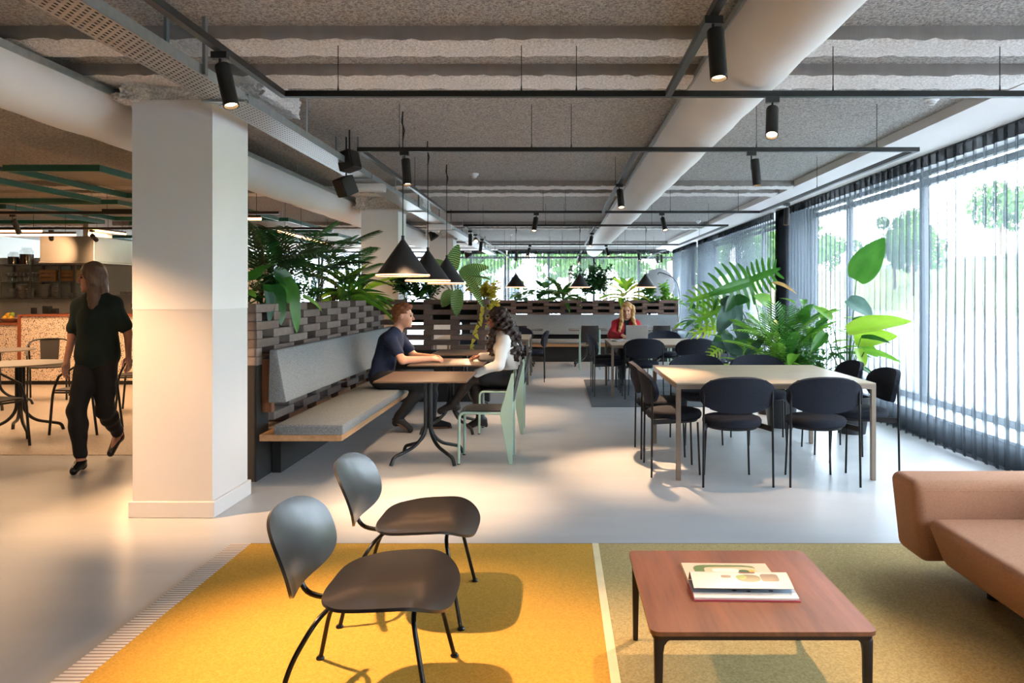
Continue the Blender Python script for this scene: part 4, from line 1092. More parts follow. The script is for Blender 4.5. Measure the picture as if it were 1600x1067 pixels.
def hand(S, w, f, up, side, curl=.6, sc=1.0):
    """w wrist, f finger direction, up back-of-hand normal, side: thumb side sign"""
    w = Vector(w); f = Vector(f).normalized(); up = Vector(up); up = (up - f * up.dot(f)).normalized(); l = up.cross(f) * side
    kn = []
    for i, o in enumerate((.030, .010, -.010, -.028)):
        k = w + f * (.085 - .006 * abs(i - 1)) * sc + l * o * sc
        S.cone(w + l * o * .5 * sc + f * .01, k, .016 * sc, .012 * sc, .012); kn.append(k)
    for i, k in enumerate(kn):
        L = (.075, .082, .077, .06)[i] * sc
        d1 = (f * math.cos(curl * .6) - up * math.sin(curl * .6)); d2 = (f * math.cos(curl * 1.5) - up * math.sin(curl * 1.5)); d3 = (f * math.cos(curl * 2.2) - up * math.sin(curl * 2.2))
        a = k + d1 * L * .45; b = a + d2 * L * .32; c = b + d3 * L * .25
        S.cone(k, a, .0098 * sc, .009 * sc, .003); S.cone(a, b, .009 * sc, .0082 * sc, .003); S.cone(b, c, .0082 * sc, .007 * sc, .003)
    t0 = w + f * .025 * sc + l * .026 * sc; t1 = t0 + (f * .6 + l * .7 - up * .3).normalized() * .04 * sc; t2 = t1 + (f * .95 + l * .1 - up * .35).normalized() * .035 * sc; t3 = t2 + (f * .95 - l * .15 - up * .35).normalized() * .024 * sc
    S.cone(t0, t1, .015 * sc, .012 * sc, .008); S.cone(t1, t2, .012 * sc, .0098 * sc, .003); S.cone(t2, t3, .0098 * sc, .008 * sc, .003)
def V3(*a): return Vector(a)
def mix(a, b, t): return tuple(np.array(a) * (1 - t) + np.array(b) * t)
def person(label, loc, rz, J, spec):
    """J: joints in local space (x forward). spec: look"""
    t = thing('person', label, 'person', loc, rz)
    fem = spec.get('fem', False); w = .9 if fem else 1.0; sk = skin(spec['skin']); h = .0065
    def torso(S, off=0):
        a, b = np.array(J['hip']), np.array(J['chest']); bl = np.array(J['belly'])
        tilt = Matrix.Rotation(math.atan2(b[0] - bl[0], b[2] - bl[2]), 4, 'Y')
        S.ell(a, (.125 * w + off, .165 * (1.0 if fem else .97) + off, .115 + off), .05)
        S.ell(bl, (.105 * w + off, .135 * w + off, .16 + off), .05, tilt)
        S.ell(b, (.118 * w + off, .165 * w + off, .165 + off), .05, tilt)
        for s in ('l', 'r'):
            S.cone(mix(J['neck'], J['sh_' + s], .25), J['sh_' + s], .05 + off, .052 * w + off, .04)
        if fem and not spec.get('flat'):
            for s in (-1, 1): S.ell(b + np.array((.085, s * .065, -.02)), (.055 + off, .06 + off, .06 + off), .035)
    def arm(S, s, off=0, r=1.0, stop=1.0, upper=True):
        sh, el, wr = J['sh_' + s], J['el_' + s], J['wr_' + s]
        if stop <= .5:
            e = mix(sh, el, stop * 2); S.cone(sh, e, .052 * w * r + off, .046 * w * r + off, .03)
        else:
            S.cone(sh, el, .050 * w * r + off, .040 * w * r + off, .03)
            e = mix(el, wr, (stop - .5) * 2); S.cone(el, e, .041 * w * r + off, (.028 if stop > .9 else .034) * w * r + off, .02)
    def leg(S, s, off=0, stop=1.0, r=1.0):
        hp, kn, an = J['hp_' + s], J['kn_' + s], J['an_' + s]
        S.cone(hp, kn, .088 * r + off, .058 * r + off, .04)
        if stop > .5:
            m_ = mix(kn, an, .3); e = mix(kn, an, min(1, (stop - .5) * 2))
            S.cone(kn, m_, .056 * r + off, .056 * r + off, .03); S.cone(m_, e, .056 * r + off, .037 * r + off * 1.1, .03)
    def foot(S, s, off=0):
        an, to = np.array(J['an_' + s]), np.array(J['to_' + s]); d = to - an
        S.cone(an, an + np.array((0, 0, 0)) + (to - an) * .15 + np.array((0, 0, -.01)), .037 + off, .036 + off, .02)
        S.cone(an + d * .2 + np.array((0, 0, -.01)), to, .035 + off, .026 + off, .02)
        hl = an - d * .22 * np.array((1, 1, .1)); hl[2] = an[2] - .045 if abs(d[2]) < .12 else an[2] - .03
        S.cone(an, hl, .034 + off, .03 + off, .02)
    rot = spec['head_rot'].to_matrix(); hc = J['head']
    S = SDF(h); torso(S)
    for s in 'lr':
        arm(S, s); leg(S, s); foot(S, s)
        f, up, sd, cu = spec['hand_' + s]; hand(S, J['wr_' + s], f, up, sd, cu, .92 if fem else 1.0)
    head(S, hc, rot, J['neck'], fem)
    link('body', S.mesh('body', sk), t)
    eyes(t, hc, rot)
    for fn in spec['clothes']: fn(t, torso, arm, leg, foot, J)
    return t
def garment(t, name, mat, S, cuts=(), wr=.003, seed=0, fr=26):
    for p, n in cuts: S.cut(p, n)
    if wr: S.noise = wrinkle(wr, fr, seed)
    return link(name, S.mesh(name, mat), t)
HD = .0065
# --- the man in the navy T-shirt
J = dict(hip=(0, 0, .56), belly=(.02, 0, .72), chest=(.085, 0, .90), neck=(.155, 0, 1.055), head=(.225, 0, 1.205),
    sh_r=(.12, -.185, .985), el_r=(.27, -.27, .765), wr_r=(.53, -.11, .765), sh_l=(.13, .185, .985), el_l=(.30, .22, .765), wr_l=(.54, .07, .77),
    hp_r=(.03, -.095, .545), kn_r=(.46, -.12, .50), an_r=(.20, -.13, .15), to_r=(.32, -.13, .035),
    hp_l=(.03, .095, .545), kn_l=(.50, .13, .50), an_l=(.50, .12, .085), to_l=(.68, .13, .03))
def tee(t, torso, arm, leg, foot, J):
    S = SDF(HD); torso(S, .016)
    for s in 'lr': arm(S, s, .014, stop=.32)
    S.ell(Vector(J['neck']) + V3(.02, 0, .055), (.066, .066, .06), .01, None, -1)
    garment(t, 'tshirt', M('navy_jersey', '#16233f', .85, var=.08, bump=.15, bscale=300), S, [((0, 0, .50), (0, 0, -1))], .004, 1)
    S = SDF(HD); S.ell(J['hip'], (.135, .175, .11), .05)
    for s in 'lr': leg(S, s, .012, 1.0)
    garment(t, 'trousers', M('black_chino', '#15161a', .8, var=.08), S, (), .004, 2)
    for s in 'lr':
        an, to = Vector(J['an_' + s]), Vector(J['to_' + s]); S = SDF(HD); foot(S, s, .009)
        garment(t, 'shoe', M('black_canvas', '#151416', .7), S, [(tuple(an + V3(0, 0, .025)), (0, 0, 1))], 0)
        d = (to - an); d.normalize(); n = V3(-d.z, 0, d.x) if abs(d.z) > .4 else V3(0, 0, 1)
        m = MB(); b0 = an - d * .035 - n * .052 if abs(d.z) > .4 else V3(an.x - .065, an.y, .0); b1 = to + d * .03 - n * .022 if abs(d.z) > .4 else V3(to.x + .04, to.y, 0)
        L = (b1 - b0)
        def fn(u, v, b0=b0, L=L): 
            w_ = .034 + .012 * math.sin(math.pi * v) ; e = math.sin(math.pi * min(1, max(0, v * .96 + .02))) ** .35
            return b0 + L * v + Vector((0, (u * 2 - 1) * w_ * e, .011))
        m.slab(fn, 7, 13, .02); m.build('sole', M('gum_sole', '#6b4a36', .7), t)
def man_hair(t, torso, arm, leg, foot, J):
    S = SDF(.005); c = Vector(J['head']); 
    S.ell(c + V3(-.022, 0, .05), (.104, .084, .092), .02); S.ell(c + V3(.035, 0, .105), (.062, .066, .036), .02); S.ell(c + V3(-.07, 0, -.01), (.045, .068, .06), .02)
    S.ell(c + V3(.105, 0, -.03), (.085, .12, .098), .01, None, -1); S.ell(c + V3(.02, 0, -.10), (.07, .12, .10), .01, None, -1)
    for s in (-1, 1): S.ell(c + V3(-.002, s * .085, -.012), (.024, .03, .034), .01, None, -1)
    garment(t, 'hair', M('auburn_hair', '#7a4524', .6, var=.3, scale=60, bump=.5, bscale=120), S, (), .005, 3, 95)
X0 = -1.86
person('man with short auburn hair in a navy T-shirt seated on the left bench', (X0, 7.98, 0), 0, J,
    dict(skin='#d9a184', head_rot=Euler((0, R(4), 0)), hand_r=((.9, .42, -.05), (.3, -.4, .85), 1, .55), hand_l=((.85, -.5, -.02), (.3, .4, .85), -1, .7), clothes=[tee, man_hair]))
# --- the woman with dark curly hair
J = dict(hip=(0, 0, .57), belly=(.02, 0, .72), chest=(.07, 0, .885), neck=(.115, 0, 1.03), head=(.18, 0, 1.165),
    sh_l=(.09, -.155, .955), el_l=(.16, -.22, .76), wr_l=(.37, -.11, .775), sh_r=(.09, .155, .955), el_r=(.15, .215, .71), wr_r=(.385, .17, .625),
    hp_l=(.03, -.085, .555), kn_l=(.43, -.06, .495), an_l=(.36, -.07, .115), to_l=(.48, -.07, .04),
    hp_r=(.03, .085, .565), kn_r=(.46, .075, .565), an_r=(.63, .035, .30), to_r=(.775, .03, .215))
WHITE = M('white_blouse_silk', '#e9e4df', .6, var=.03)
def blouse(t, torso, arm, leg, foot, J):
    S = SDF(HD); torso(S, .014)
    for s in 'lr': arm(S, s, .018, stop=.97)
    S.ell(Vector(J['neck']) + V3(.02, 0, .05), (.06, .055, .05), .01, None, -1)
    garment(t, 'blouse', WHITE, S, [((0, 0, .625), (-.15, 0, -1))], .006, 4, 22)
    for s in 'lr':
        a, b = Vector(J['el_' + s]), Vector(J['wr_' + s]); d = (b - a).normalized()
        m = MB(); m.tube([b - d * .06, b - d * .02, b], [.038, .036, .034], 14); m.build('cuff', WHITE, t)
    S = SDF(HD); S.ell(J['hip'], (.135, .18, .118), .05); S.ell(mix(J['hip'], J['belly'], .5), (.115, .15, .08), .05)
    for s in 'lr': S.cone(J['hp_' + s], mix(J['hp_' + s], J['kn_' + s], .62), .10, .086, .05)
    S.cone(mix(J['hp_l'], J['kn_l'], .3), mix(J['hp_r'], J['kn_r'], .55), .09, .085, .05)
    garment(t, 'skirt', M('black_skirt', '#131316', .75), S, [((0, 0, .66), (.1, 0, 1))], .004, 5)
    S = SDF(HD)
    for s in 'lr': leg(S, s, .004, 1.0)
    garment(t, 'tights', M('sheer_black_tights', '#221916', .45, var=.15), S, (), 0)
    for s in 'lr':
        an, to = Vector(J['an_' + s]), Vector(J['to_' + s]); kn = Vector(J['kn_' + s]); S = SDF(HD); foot(S, s, .008)
        u = (kn - an).normalized(); S.cone(an, an + u * .085, .046, .046, .02)
        d = (to - an).normalized(); hl = an - d * .045 - u * .03
        S.cone(hl, hl - u * .065, .026, .02, .01)
        garment(t, 'ankle_boot', M('black_leather_boot', '#121113', .3), S, [(tuple(an + u * .085), tuple(u))], 0)
def curls(t, torso, arm, leg, foot, J):
    r = random.Random(12); S = SDF(.006); c = Vector(J['head'])
    S.ell(c + V3(-.02, 0, .045), (.115, .098, .098), .02); 
    for i in range(110):
        u = r.random(); a = r.uniform(-2.6, 2.6) + math.pi
        rad = .085 + .055 * min(1, u * 2.2) - .03 * max(0, u - .7)
        if u > .38:
            a = math.pi + r.uniform(-1.25, 1.25)
            if r.random() < .38:
                S.ell(c + V3(.035 + .03 * u + r.uniform(-.02, .02), r.choice((-1, 1)) * (.085 + .02 * u) + r.uniform(-.015, .015), .07 - .44 * u), (.03, .026, .04), .012); continue
        p = c + V3(-.035 + rad * math.cos(a) * .9 - .10 * u, rad * math.sin(a) * 1.05, .07 - .46 * u + r.uniform(-.02, .02))
        if p.x > c.x + .055: p.x = c.x + .045
        S.ell(p, (r.uniform(.024, .04), r.uniform(.022, .036), r.uniform(.03, .05)), .012)
    S.ell(c + V3(.12, 0, -.05), (.075, .075, .14), .01, None, -1)
    garment(t, 'curly_hair', M('dark_brown_curls', '#2e1c15', .55, var=.5, scale=45, bump=.8, bscale=90), S, (), .012, 6, 85)
person('woman with long dark curly hair in a white blouse sitting on a green chair', (-.46, 7.95, 0), R(180), J,
    dict(fem=True, skin='#c98f6e', head_rot=Euler((0, R(8), R(-8))), hand_r=((.85, -.1, -.3), (.2, .4, .9), -1, .6), hand_l=((1, .1, -.05), (0, -.2, 1), 1, .9), clothes=[blouse, curls]))
# --- the woman in the red cardigan
J = dict(hip=(0, 0, .58), belly=(.02, 0, .73), chest=(.06, 0, .885), neck=(.10, 0, 1.03), head=(.16, .01, 1.175),
    sh_l=(.08, .16, .96), el_l=(.26, .235, .80), wr_l=(.50, .09, .795), sh_r=(.08, -.16, .96), el_r=(.24, -.25, .79), wr_r=(.48, -.10, .795),
    hp_l=(.03, .085, .565), kn_l=(.42, .10, .52), an_l=(.40, .09, .12), to_l=(.53, .10, .045),
    hp_r=(.03, -.085, .565), kn_r=(.42, -.10, .52), an_r=(.40, -.09, .12), to_r=(.53, -.10, .045))
RED = M('red_cardigan', '#a31526', .85, var=.12, bump=.3, bscale=200)
def cardigan(t, torso, arm, leg, foot, J):
    S = SDF(HD); torso(S, .008); S.ell(Vector(J['neck']) + V3(.03, 0, .04), (.06, .05, .06), .01, None, -1)
    garment(t, 'top', M('black_top', '#121214', .8), S, [((0, 0, .55), (0, 0, -1))], .002, 7)
    S = SDF(HD); torso(S, .024)
    for s in 'lr': arm(S, s, .022, stop=.96)
    S.ell(Vector(J['neck']) + V3(.06, 0, .02), (.08, .06, .10), .01, None, -1); S.ell(V3(.20, 0, .80), (.10, .045, .22), .01, None, -1)
    garment(t, 'cardigan', RED, S, [((0, 0, .50), (0, 0, -1))], .006, 8, 22)
    S = SDF(HD); S.ell(J['hip'], (.135, .175, .11), .05)
    for s in 'lr': leg(S, s, .012, 1.0)
    garment(t, 'trousers', M('black_trousers', '#141416', .8), S, (), .004, 9)
    for s in 'lr':
        S = SDF(HD); foot(S, s, .008); garment(t, 'shoe', M('black_shoe', '#121213', .4), S, [((J['an_' + s][0], 0, J['an_' + s][2] + .03), (0, 0, 1))], 0)
def blonde(t, torso, arm, leg, foot, J):
    r = random.Random(5); S = SDF(.0055); c = Vector(J['head'])
    S.ell(c + V3(-.02, 0, .045), (.108, .09, .096), .02)
    for s in (-1, 1):
        for i in range(10):
            u = i / 9; p = c + V3(.02 + .055 * u + .02 * math.sin(6 * u), s * (.078 + .04 * u + .012 * math.sin(9 * u + s)), .04 - .36 * u)
            S.ell(p, (.036 - .008 * u, .032 - .008 * u, .05), .02)
        for i in range(8):
            u = i / 7; S.ell(c + V3(-.07, s * .05, .02 - .32 * u), (.045, .055, .05), .02)
    S.ell(c + V3(.13, 0, -.02), (.085, .068, .115), .01, None, -1)
    garment(t, 'long_hair', M('blonde_hair', '#b98d55', .5, var=.35, scale=30, stretch=(3, 3, .6), bump=.5, bscale=60), S, (), .006, 10, 55)
person('woman with long blonde hair in a red cardigan working at the laptop', (1.09, 12.18, .0), R(-90), J,
    dict(fem=True, skin='#dba98d', head_rot=Euler((0, R(12), R(-12))), hand_l=((1, -.35, -.1), (0, .1, 1), -1, .5), hand_r=((1, .35, -.1), (0, -.1, 1), 1, .5), clothes=[cardigan, blonde]))
# --- the woman walking past the counter
J = dict(hip=(0, 0, .93), belly=(0, 0, 1.08), chest=(.01, 0, 1.245), neck=(.015, 0, 1.42), head=(.05, -.02, 1.575),
    sh_r=(.0, -.175, 1.345), el_r=(.03, -.235, 1.09), wr_r=(.12, -.225, .87), sh_l=(0, .175, 1.345), el_l=(-.07, .265, 1.11), wr_l=(.03, .345, .92),
    hp_r=(.0, -.09, .90), kn_r=(.20, -.05, .49), an_r=(.22, .01, .085), to_r=(.36, .05, .03),
    hp_l=(.0, .09, .90), kn_l=(-.02, .06, .47), an_l=(-.36, -.05, .20), to_l=(-.27, -.07, .05))
def walker(t, torso, arm, leg, foot, J):
    S = SDF(.008); torso(S, .024); S.ell((.0, 0, .95), (.15, .19, .16), .08); S.ell((0, 0, 1.12), (.135, .175, .18), .08)
    for s in 'lr': arm(S, s, .024, stop=.36)
    S.ell(Vector(J['neck']) + V3(.05, 0, .02), (.055, .045, .13), .01, None, -1)
    garment(t, 'blouse', M('dark_green_blouse', '#0a211f', .85, var=.1), S, [((0, 0, .82), (0, .25, -1))], .007, 11, 18)
    S = SDF(.008); S.ell(J['hip'], (.135, .17, .12), .05)
    for s in 'lr': leg(S, s, .02, .92)
    garment(t, 'cropped_trousers', M('black_crop_trousers', '#131214', .8), S, (), .005, 12)
    for s in 'lr':
        an = Vector(J['an_' + s]); to = Vector(J['to_' + s]); kn = Vector(J['kn_' + s]); u = (kn - an).normalized() if s == 'l' else V3(0, 0, 1)
        S = SDF(HD); foot(S, s, .007); garment(t, 'loafer', M('black_loafer', '#141214', .25), S, [(tuple(an + u * .005), tuple(u))], 0)
def bob(t, torso, arm, leg, foot, J):
    S = SDF(.006); c = Vector(J['head']); q = Euler((0, R(5), R(-48))).to_matrix()
    T = lambda *a: c + q @ Vector(a)
    S.ell(T(-.02, 0, .045), (.11, .092, .098), .02, q.to_4x4())
    for s in (-1, 1):
        for i in range(7):
            u = i / 6; S.ell(T(-.01 + .02 * u, s * (.08 + .015 * u), .03 - .24 * u), (.05, .03, .05), .02, q.to_4x4())
    for i in range(8):
        u = i / 7; S.ell(T(-.075, 0, .02 - .27 * u), (.055, .085, .05), .02, q.to_4x4())
    S.ell(T(.125, 0, -.03), (.085, .07, .115), .01, q.to_4x4(), -1)
    garment(t, 'hair', M('ash_brown_hair', '#5d4638', .55, var=.3, scale=25, stretch=(3, 3, .6), bump=.4, bscale=60), S, (), .004, 13, 60)
person('woman in a dark green blouse and black trousers walking past the cafe counter', (-3.88, 6.36, .0), R(-95), J,
    dict(fem=True, flat=True, skin='#b9826a', head_rot=Euler((0, R(5), R(-48))), hand_r=((.25, .05, -1), (0, -1, 0), 1, .5), hand_l=((.35, .35, -.8), (0, 1, .2), -1, .5), clothes=[walker, bob])).scale = (.92, .86, 1)
# ------------------------------------------------------------------ plants
LG = {
 'deep': leafmat('leaf_deep_green', '#1d4a20', '#2f6a2c'), 'mid': leafmat('leaf_mid_green', '#356f25', '#4f8c33'),
 'fresh': leafmat('leaf_fresh_green', '#5f9a2c', '#86b83c', trans=.45), 'lime': leafmat('leaf_lime_green', '#8fbe2c', '#aed04a', trans=.5),
 'blue': leafmat('leaf_blue_green', '#3d5c52', '#557a6c', .5, .2), 'yellow': leafmat('leaf_yellow_green', '#b3a52e', '#d3c24a', trans=.4),
 'spot': leafmat('leaf_spotted', '#2f6b2a', '#3d7a2e', .35, .35, '#b8c98a', 5), 'stripe': leafmat('leaf_striped', '#3b6a2a', '#5a8432', .4, .35, '#c6cc84', 4),
 'dark': leafmat('leaf_dark_green', '#1f3a1e', '#31522a', .45, .25), 'dry': leafmat('leaf_dry_edge', '#b98a4a', '#d0a868', .6, .3)}  # 'dark' is the deepest green, used on the palm fronds
STEM = M('green_stem', '#4c6a2e', .6, var=.2); STEMD = M('dark_stem', '#3a3a24', .7, var=.2)
def leaf_mesh(name, mat, shape, droop=.25, fold=.12, wave=0, nl=12, nw=5):
    m = MB(); c = (nw - 1) / 2
    def fn(u, v):
        s = u * 2 - 1; w = .5 * shape(v) * s
        return (v - .06 * droop * v, w, fold * abs(s) * shape(v) * .5 - droop * v * v + wave * math.sin(v * 16 + s * 2) * abs(s))
    m.grid(fn, nw, nl); return m.mesh(name, mat, smooth=70)
lance = lambda v: max(.02, math.sin(math.pi * min(1, v) ** .75)) ** .9
oval = lambda v: max(.02, math.sin(math.pi * (.04 + .95 * v) ** .85)) ** .6
sword = lambda v: max(.03, (1 - v) ** .6 * min(1, .35 + 3 * v))
heart = lambda v: max(.02, (1 - v) ** .55 * min(1, .62 + 2.2 * v))
def monstera_mesh(name, mat):
    m = MB(); n = 6; zz = lambda x, q: .10 * q * (1 - q) - .14 * q * q - .22 * x * x
    wd = lambda x: .5 * max(.05, math.sin(math.pi * (.22 + .76 * x)) ** .6)
    for s in (-1, 1):
        m.grid(lambda u, v, s=s: (-.06 * u * (1 - v) + .96 * v + .10 * u * v, s * u * .2 * wd(v), zz(v, u * .2)), 4, 14)
        for i in range(n):
            v0 = i / n * .95; v1 = v0 + .95 / n * .80
            def fn(u, q, v0=v0, v1=v1, s=s):
                c = (v0 + v1) / 2; x = c + (v0 + (v1 - v0) * u - c) * (1 - .6 * q ** 4) * (1 - .2 * (1 - q)); k = .17 + .83 * q; sw = -.06 * (1 - c) + .16 * c
                return (x + sw * k, s * k * wd(c) * (1 + .06 * (1 - abs(2 * u - 1))), zz(c, k))
            m.grid(fn, 4, 5)
    return m.mesh(name, mat, smooth=70)
def frond_mesh(name, mat, n=14, droop=.45, wid=.55, lw=.034):
    m = MB(); m.tube([(v, 0, .15 * v - droop * v * v) for v in (0, .2, .4, .6, .8, 1)], [.008, .007, .006, .005, .004, .002], 5)
    for i in range(n):
        v = .16 + .84 * i / (n - 1); L = wid * math.sin(math.pi * (.2 + .7 * (1 - v) ** .8)) * .62
        for s in (-1, 1):
            p = Vector((v, 0, .15 * v - droop * v * v)); d = Vector((.62, s * .8, -.1 - .3 * v)).normalized()
            m.grid(lambda u, q, p=p, d=d, L=L, s=s: p + d * L * q + Vector((-d.y, d.x, 0)) * (u - .5) * lw * math.sin(math.pi * (.08 + .9 * q)) ** .7 + Vector((0, 0, -.25 * L * q * q)), 2, 5)
    return m.mesh(name, mat, smooth=70)
LF = {
 'paddle': {k: leaf_mesh('leaf', LG[k], lambda v: max(.03, math.sin(math.pi * min(1, .06 + .94 * v) ** .72)) ** .7, .12, .18, .004, 16, 7) for k in ('mid', 'lime', 'deep', 'blue', 'fresh')},
 'oval': {k: leaf_mesh('leaf', LG[k], oval, .35, .15) for k in LG}, 'lance': {k: leaf_mesh('leaf', LG[k], lance, .3, .15) for k in LG},
 'sword': {k: leaf_mesh('leaf', LG[k], sword, .35, .25) for k in LG}, 'heart': {k: leaf_mesh('leaf', LG[k], heart, .4, .12, .01) for k in LG},
 'split': {k: monstera_mesh('leaf', LG[k]) for k in ('mid', 'fresh', 'deep', 'blue', 'lime')},
 'frond': {k: frond_mesh('frond', LG[k]) for k in ('dark', 'deep', 'mid', 'fresh')}}
def put_leaf(par, org, kind, col, base, tip, width, up=(0, 0, 1), name='leaf'):
    base, tip = Vector(base), Vector(tip); x = tip - base; L = x.length; xh = x / L
    y = Vector(up).cross(xh)
    if y.length < .05: y = Vector((0, 1, 0)).cross(xh)
    y.normalize(); z = xh.cross(y)
    o = link(name, LF[kind][col], par)
    Mx = Matrix.Identity(4)
    for i in range(3): Mx[i][0] = xh[i] * L; Mx[i][1] = y[i] * width; Mx[i][2] = z[i] * L
    Mx.translation = base - Vector(org); o.matrix_basis = Mx; return o
def stem(par, org, pts, r=.006, mat=None):
    m = MB(); P = smooth_path([Vector(p) - Vector(org) for p in pts], 4); n = len(P)
    m.tube(P, [r * (1 - .5 * i / n) for i in range(n)], 6); return m.build('stem', mat or STEM, par)
def rosette(name, label, loc, n, L, W, kind, cols, el=(25, 75), pet=(.05, .25), seed=0, stems=True, az=None, spread=.05, group='plants in the brick planters', cat='plant', trunk=0):
    r = random.Random(seed); t = thing(name, label, cat, loc, 0, group); o = Vector(loc)
    top = o + Vector((0, 0, trunk))
    if trunk: stem(t, o, [o, o + Vector((.02, .01, trunk / 2)), top], .014, STEMD)
    for i in range(n):
        a = (2 * math.pi * i * .382 + r.uniform(-.3, .3)) if az is None else r.uniform(*[R(q) for q in az])
        e = R(el[0] + (el[1] - el[0]) * ((i + .5) / n) + r.uniform(-6, 6)); p = r.uniform(*pet)
        d = Vector((math.cos(a) * math.cos(e), math.sin(a) * math.cos(e), math.sin(e)))
        b0 = top + Vector((r.uniform(-1, 1), r.uniform(-1, 1), 0)) * spread + Vector((0, 0, r.uniform(0, trunk * .0 + .02)))
        b1 = b0 + d * p + Vector((0, 0, p * .25)); l = L * r.uniform(.75, 1.15)
        d2 = Vector((math.cos(a) * math.cos(e - .35), math.sin(a) * math.cos(e - .35), math.sin(e - .35)))
        if p > .08 and stems: stem(t, o, [b0, (b0 + b1) / 2 + Vector((0, 0, .01)), b1], .005)
        put_leaf(t, o, kind, r.choice(cols), b1, b1 + d2 * l, W * r.uniform(.8, 1.15), (d.x * .0, 0, 1))
    return t
def bush(name, label, loc, size, n, leaf, col, seed=0, trail=0, group='plants in the brick planters', width=.5):
    """fine-leaved plant: stems plus one foliage mesh nobody could count"""
    r = random.Random(seed); t = thing(name, label, 'plant', loc, 0, group); m = MB(); o = Vector(loc); tips = []
    for k in range(max(5, n // 40)):
        a = r.uniform(0, 6.28); q = r.uniform(.2, 1); p = Vector((size[0] * q * math.cos(a), size[1] * q * math.sin(a), size[2] * r.uniform(.5, 1)))
        if trail and r.random() < .4: p.z = -trail * r.random()
        tips.append(p); mid = p * .5 + Vector((0, 0, .08)); st = MB(); st.tube(smooth_path([(0, 0, 0), mid, p], 4), .003, 5); st.build('stem', STEM, t)
    for i in range(n):
        p = r.choice(tips); q = r.uniform(.35, 1.05); mid = p * .5 + Vector((0, 0, .08))
        c = mid * 2 * q * (1 - q) + p * q * q + Vector((r.gauss(0, .03), r.gauss(0, .03), r.gauss(0, .03)))
        R3 = Euler((r.uniform(-.8, .8), r.uniform(-.9, .6), r.uniform(0, 6.28))).to_matrix(); s = leaf * r.uniform(.7, 1.3)
        P = [(0, 0, 0), (.35, -width / 2, .08), (.75, -width / 2.6, .04), (1, 0, -.1), (.75, width / 2.6, .04), (.35, width / 2, .08), (.5, 0, 0)]
        m.add([c + R3 @ Vector(x) * s for x in P], [(0, 1, 6), (1, 2, 6), (2, 3, 6), (3, 4, 6), (4, 5, 6), (5, 0, 6)])
    f = m.build('foliage', LG[col], t, smooth=70); f['kind'] = 'stuff'
    return t
def fronds(name, label, loc, n, L, cols, el, seed, trunk=.3, group='plants in the brick planters', wid=.9, cat='plant', az=(0, 360)):
    r = random.Random(seed); t = thing(name, label, cat, loc, 0, group); o = Vector(loc)
    for i in range(n):
        a = R(az[0] + (az[1] - az[0]) * ((i * .382) % 1)) + r.uniform(-.3, .3); e = R(r.uniform(*el)); tr = trunk * r.uniform(.5, 1.1)
        b0 = o + Vector((r.uniform(-.05, .05), r.uniform(-.05, .05), 0)); b1 = b0 + Vector((math.cos(a) * .06, math.sin(a) * .06, tr))
        stem(t, o, [b0, (b0 + b1) / 2, b1], .006, STEMD)
        l = L * r.uniform(.75, 1.1); d = Vector((math.cos(a) * math.cos(e), math.sin(a) * math.cos(e), math.sin(e)))
        put_leaf(t, o, 'frond', r.choice(cols), b1, b1 + d * l, l * wid, (0, 0, 1), 'frond')
    return t
PZ = 1.337; PXc = WX - .385       # soil of the left trough
rosette('split_leaf_plant', 'glossy green climbing plant in the left planter, closest to the column', (PXc + .05, 6.0, PZ), 16, .17, .15, 'heart', ['mid', 'deep', 'fresh'], (-10, 75), (.06, .2), 1)
t = rosette('giant_leaf_plant', 'plant with very large drooping leaves over the left brick screen', (PXc + .02, 6.45, PZ), 6, .34, .2, 'heart', ['deep', 'mid'], (10, 70), (.1, .25), 2)
o = Vector(t.location)
for b, tp, w, c in (((-2.42, 6.35, 1.52), (-2.22, 6.22, 1.27), .24, 'deep'), ((-2.40, 6.6, 1.58), (-2.15, 6.5, 1.19), .20, 'mid'), ((-2.40, 6.25, 1.46), (-2.26, 6.05, 1.29), .12, 'blue'), ((-2.45, 6.5, 1.62), (-2.2, 6.95, 1.45), .2, 'deep'), ((-2.4, 7.1, 1.42), (-2.2, 7.25, 1.31), .06, 'fresh')):
    put_leaf(t, o, 'heart', c, b, tp, w, (.7, -.5, .4)); stem(t, o, [o + Vector((0, 0, 0)), (o + Vector(b)) / 2 + Vector((0, 0, .08)), b], .008)
fronds('bamboo_palm', 'tall dark feathery palm standing in the left planter, left one', (PXc, 6.95, PZ), 15, .62, ['dark', 'deep'], (25, 75), 3, .32)
fronds('bamboo_palm', 'tall dark feathery palm standing in the left planter, middle one', (PXc, 7.65, PZ), 17, .62, ['dark', 'deep'], (20, 75), 4, .38)
fronds('bamboo_palm', 'tall dark feathery palm in the left planter, right of the middle', (PXc, 8.4, PZ), 17, .6, ['dark', 'deep', 'mid'], (15, 70), 5, .38)
fronds('bamboo_palm', 'tall dark feathery palm in the left planter, nearest the second column', (PXc, 9.1, PZ), 14, .55, ['dark', 'deep'], (15, 70), 55, .3)
bush('fine_leaf_bush', 'low fine-leaved green bush between the palms in the left planter', (PXc + .08, 7.1, PZ), (.3, .45, .32), 420, .06, 'deep', 6)
bush('fine_leaf_bush', 'pale fine-leaved bush at the rim of the left planter, before the sword plant', (PXc + .1, 7.7, PZ), (.25, .4, .22), 300, .045, 'mid', 7)
rosette('sword_leaf_plant', 'upright light green sword-leaved plant in the left planter', (PXc + .1, 9.3, PZ), 26, .5, .07, 'sword', ['fresh', 'mid', 'fresh'], (10, 80), (.02, .2), 8)
rosette('sword_leaf_plant', 'arching light green sword-leaved plant at the far end of the left planter', (PXc + .14, 9.75, PZ), 24, .48, .075, 'sword', ['fresh', 'mid', 'lime'], (0, 75), (.02, .15), 9)
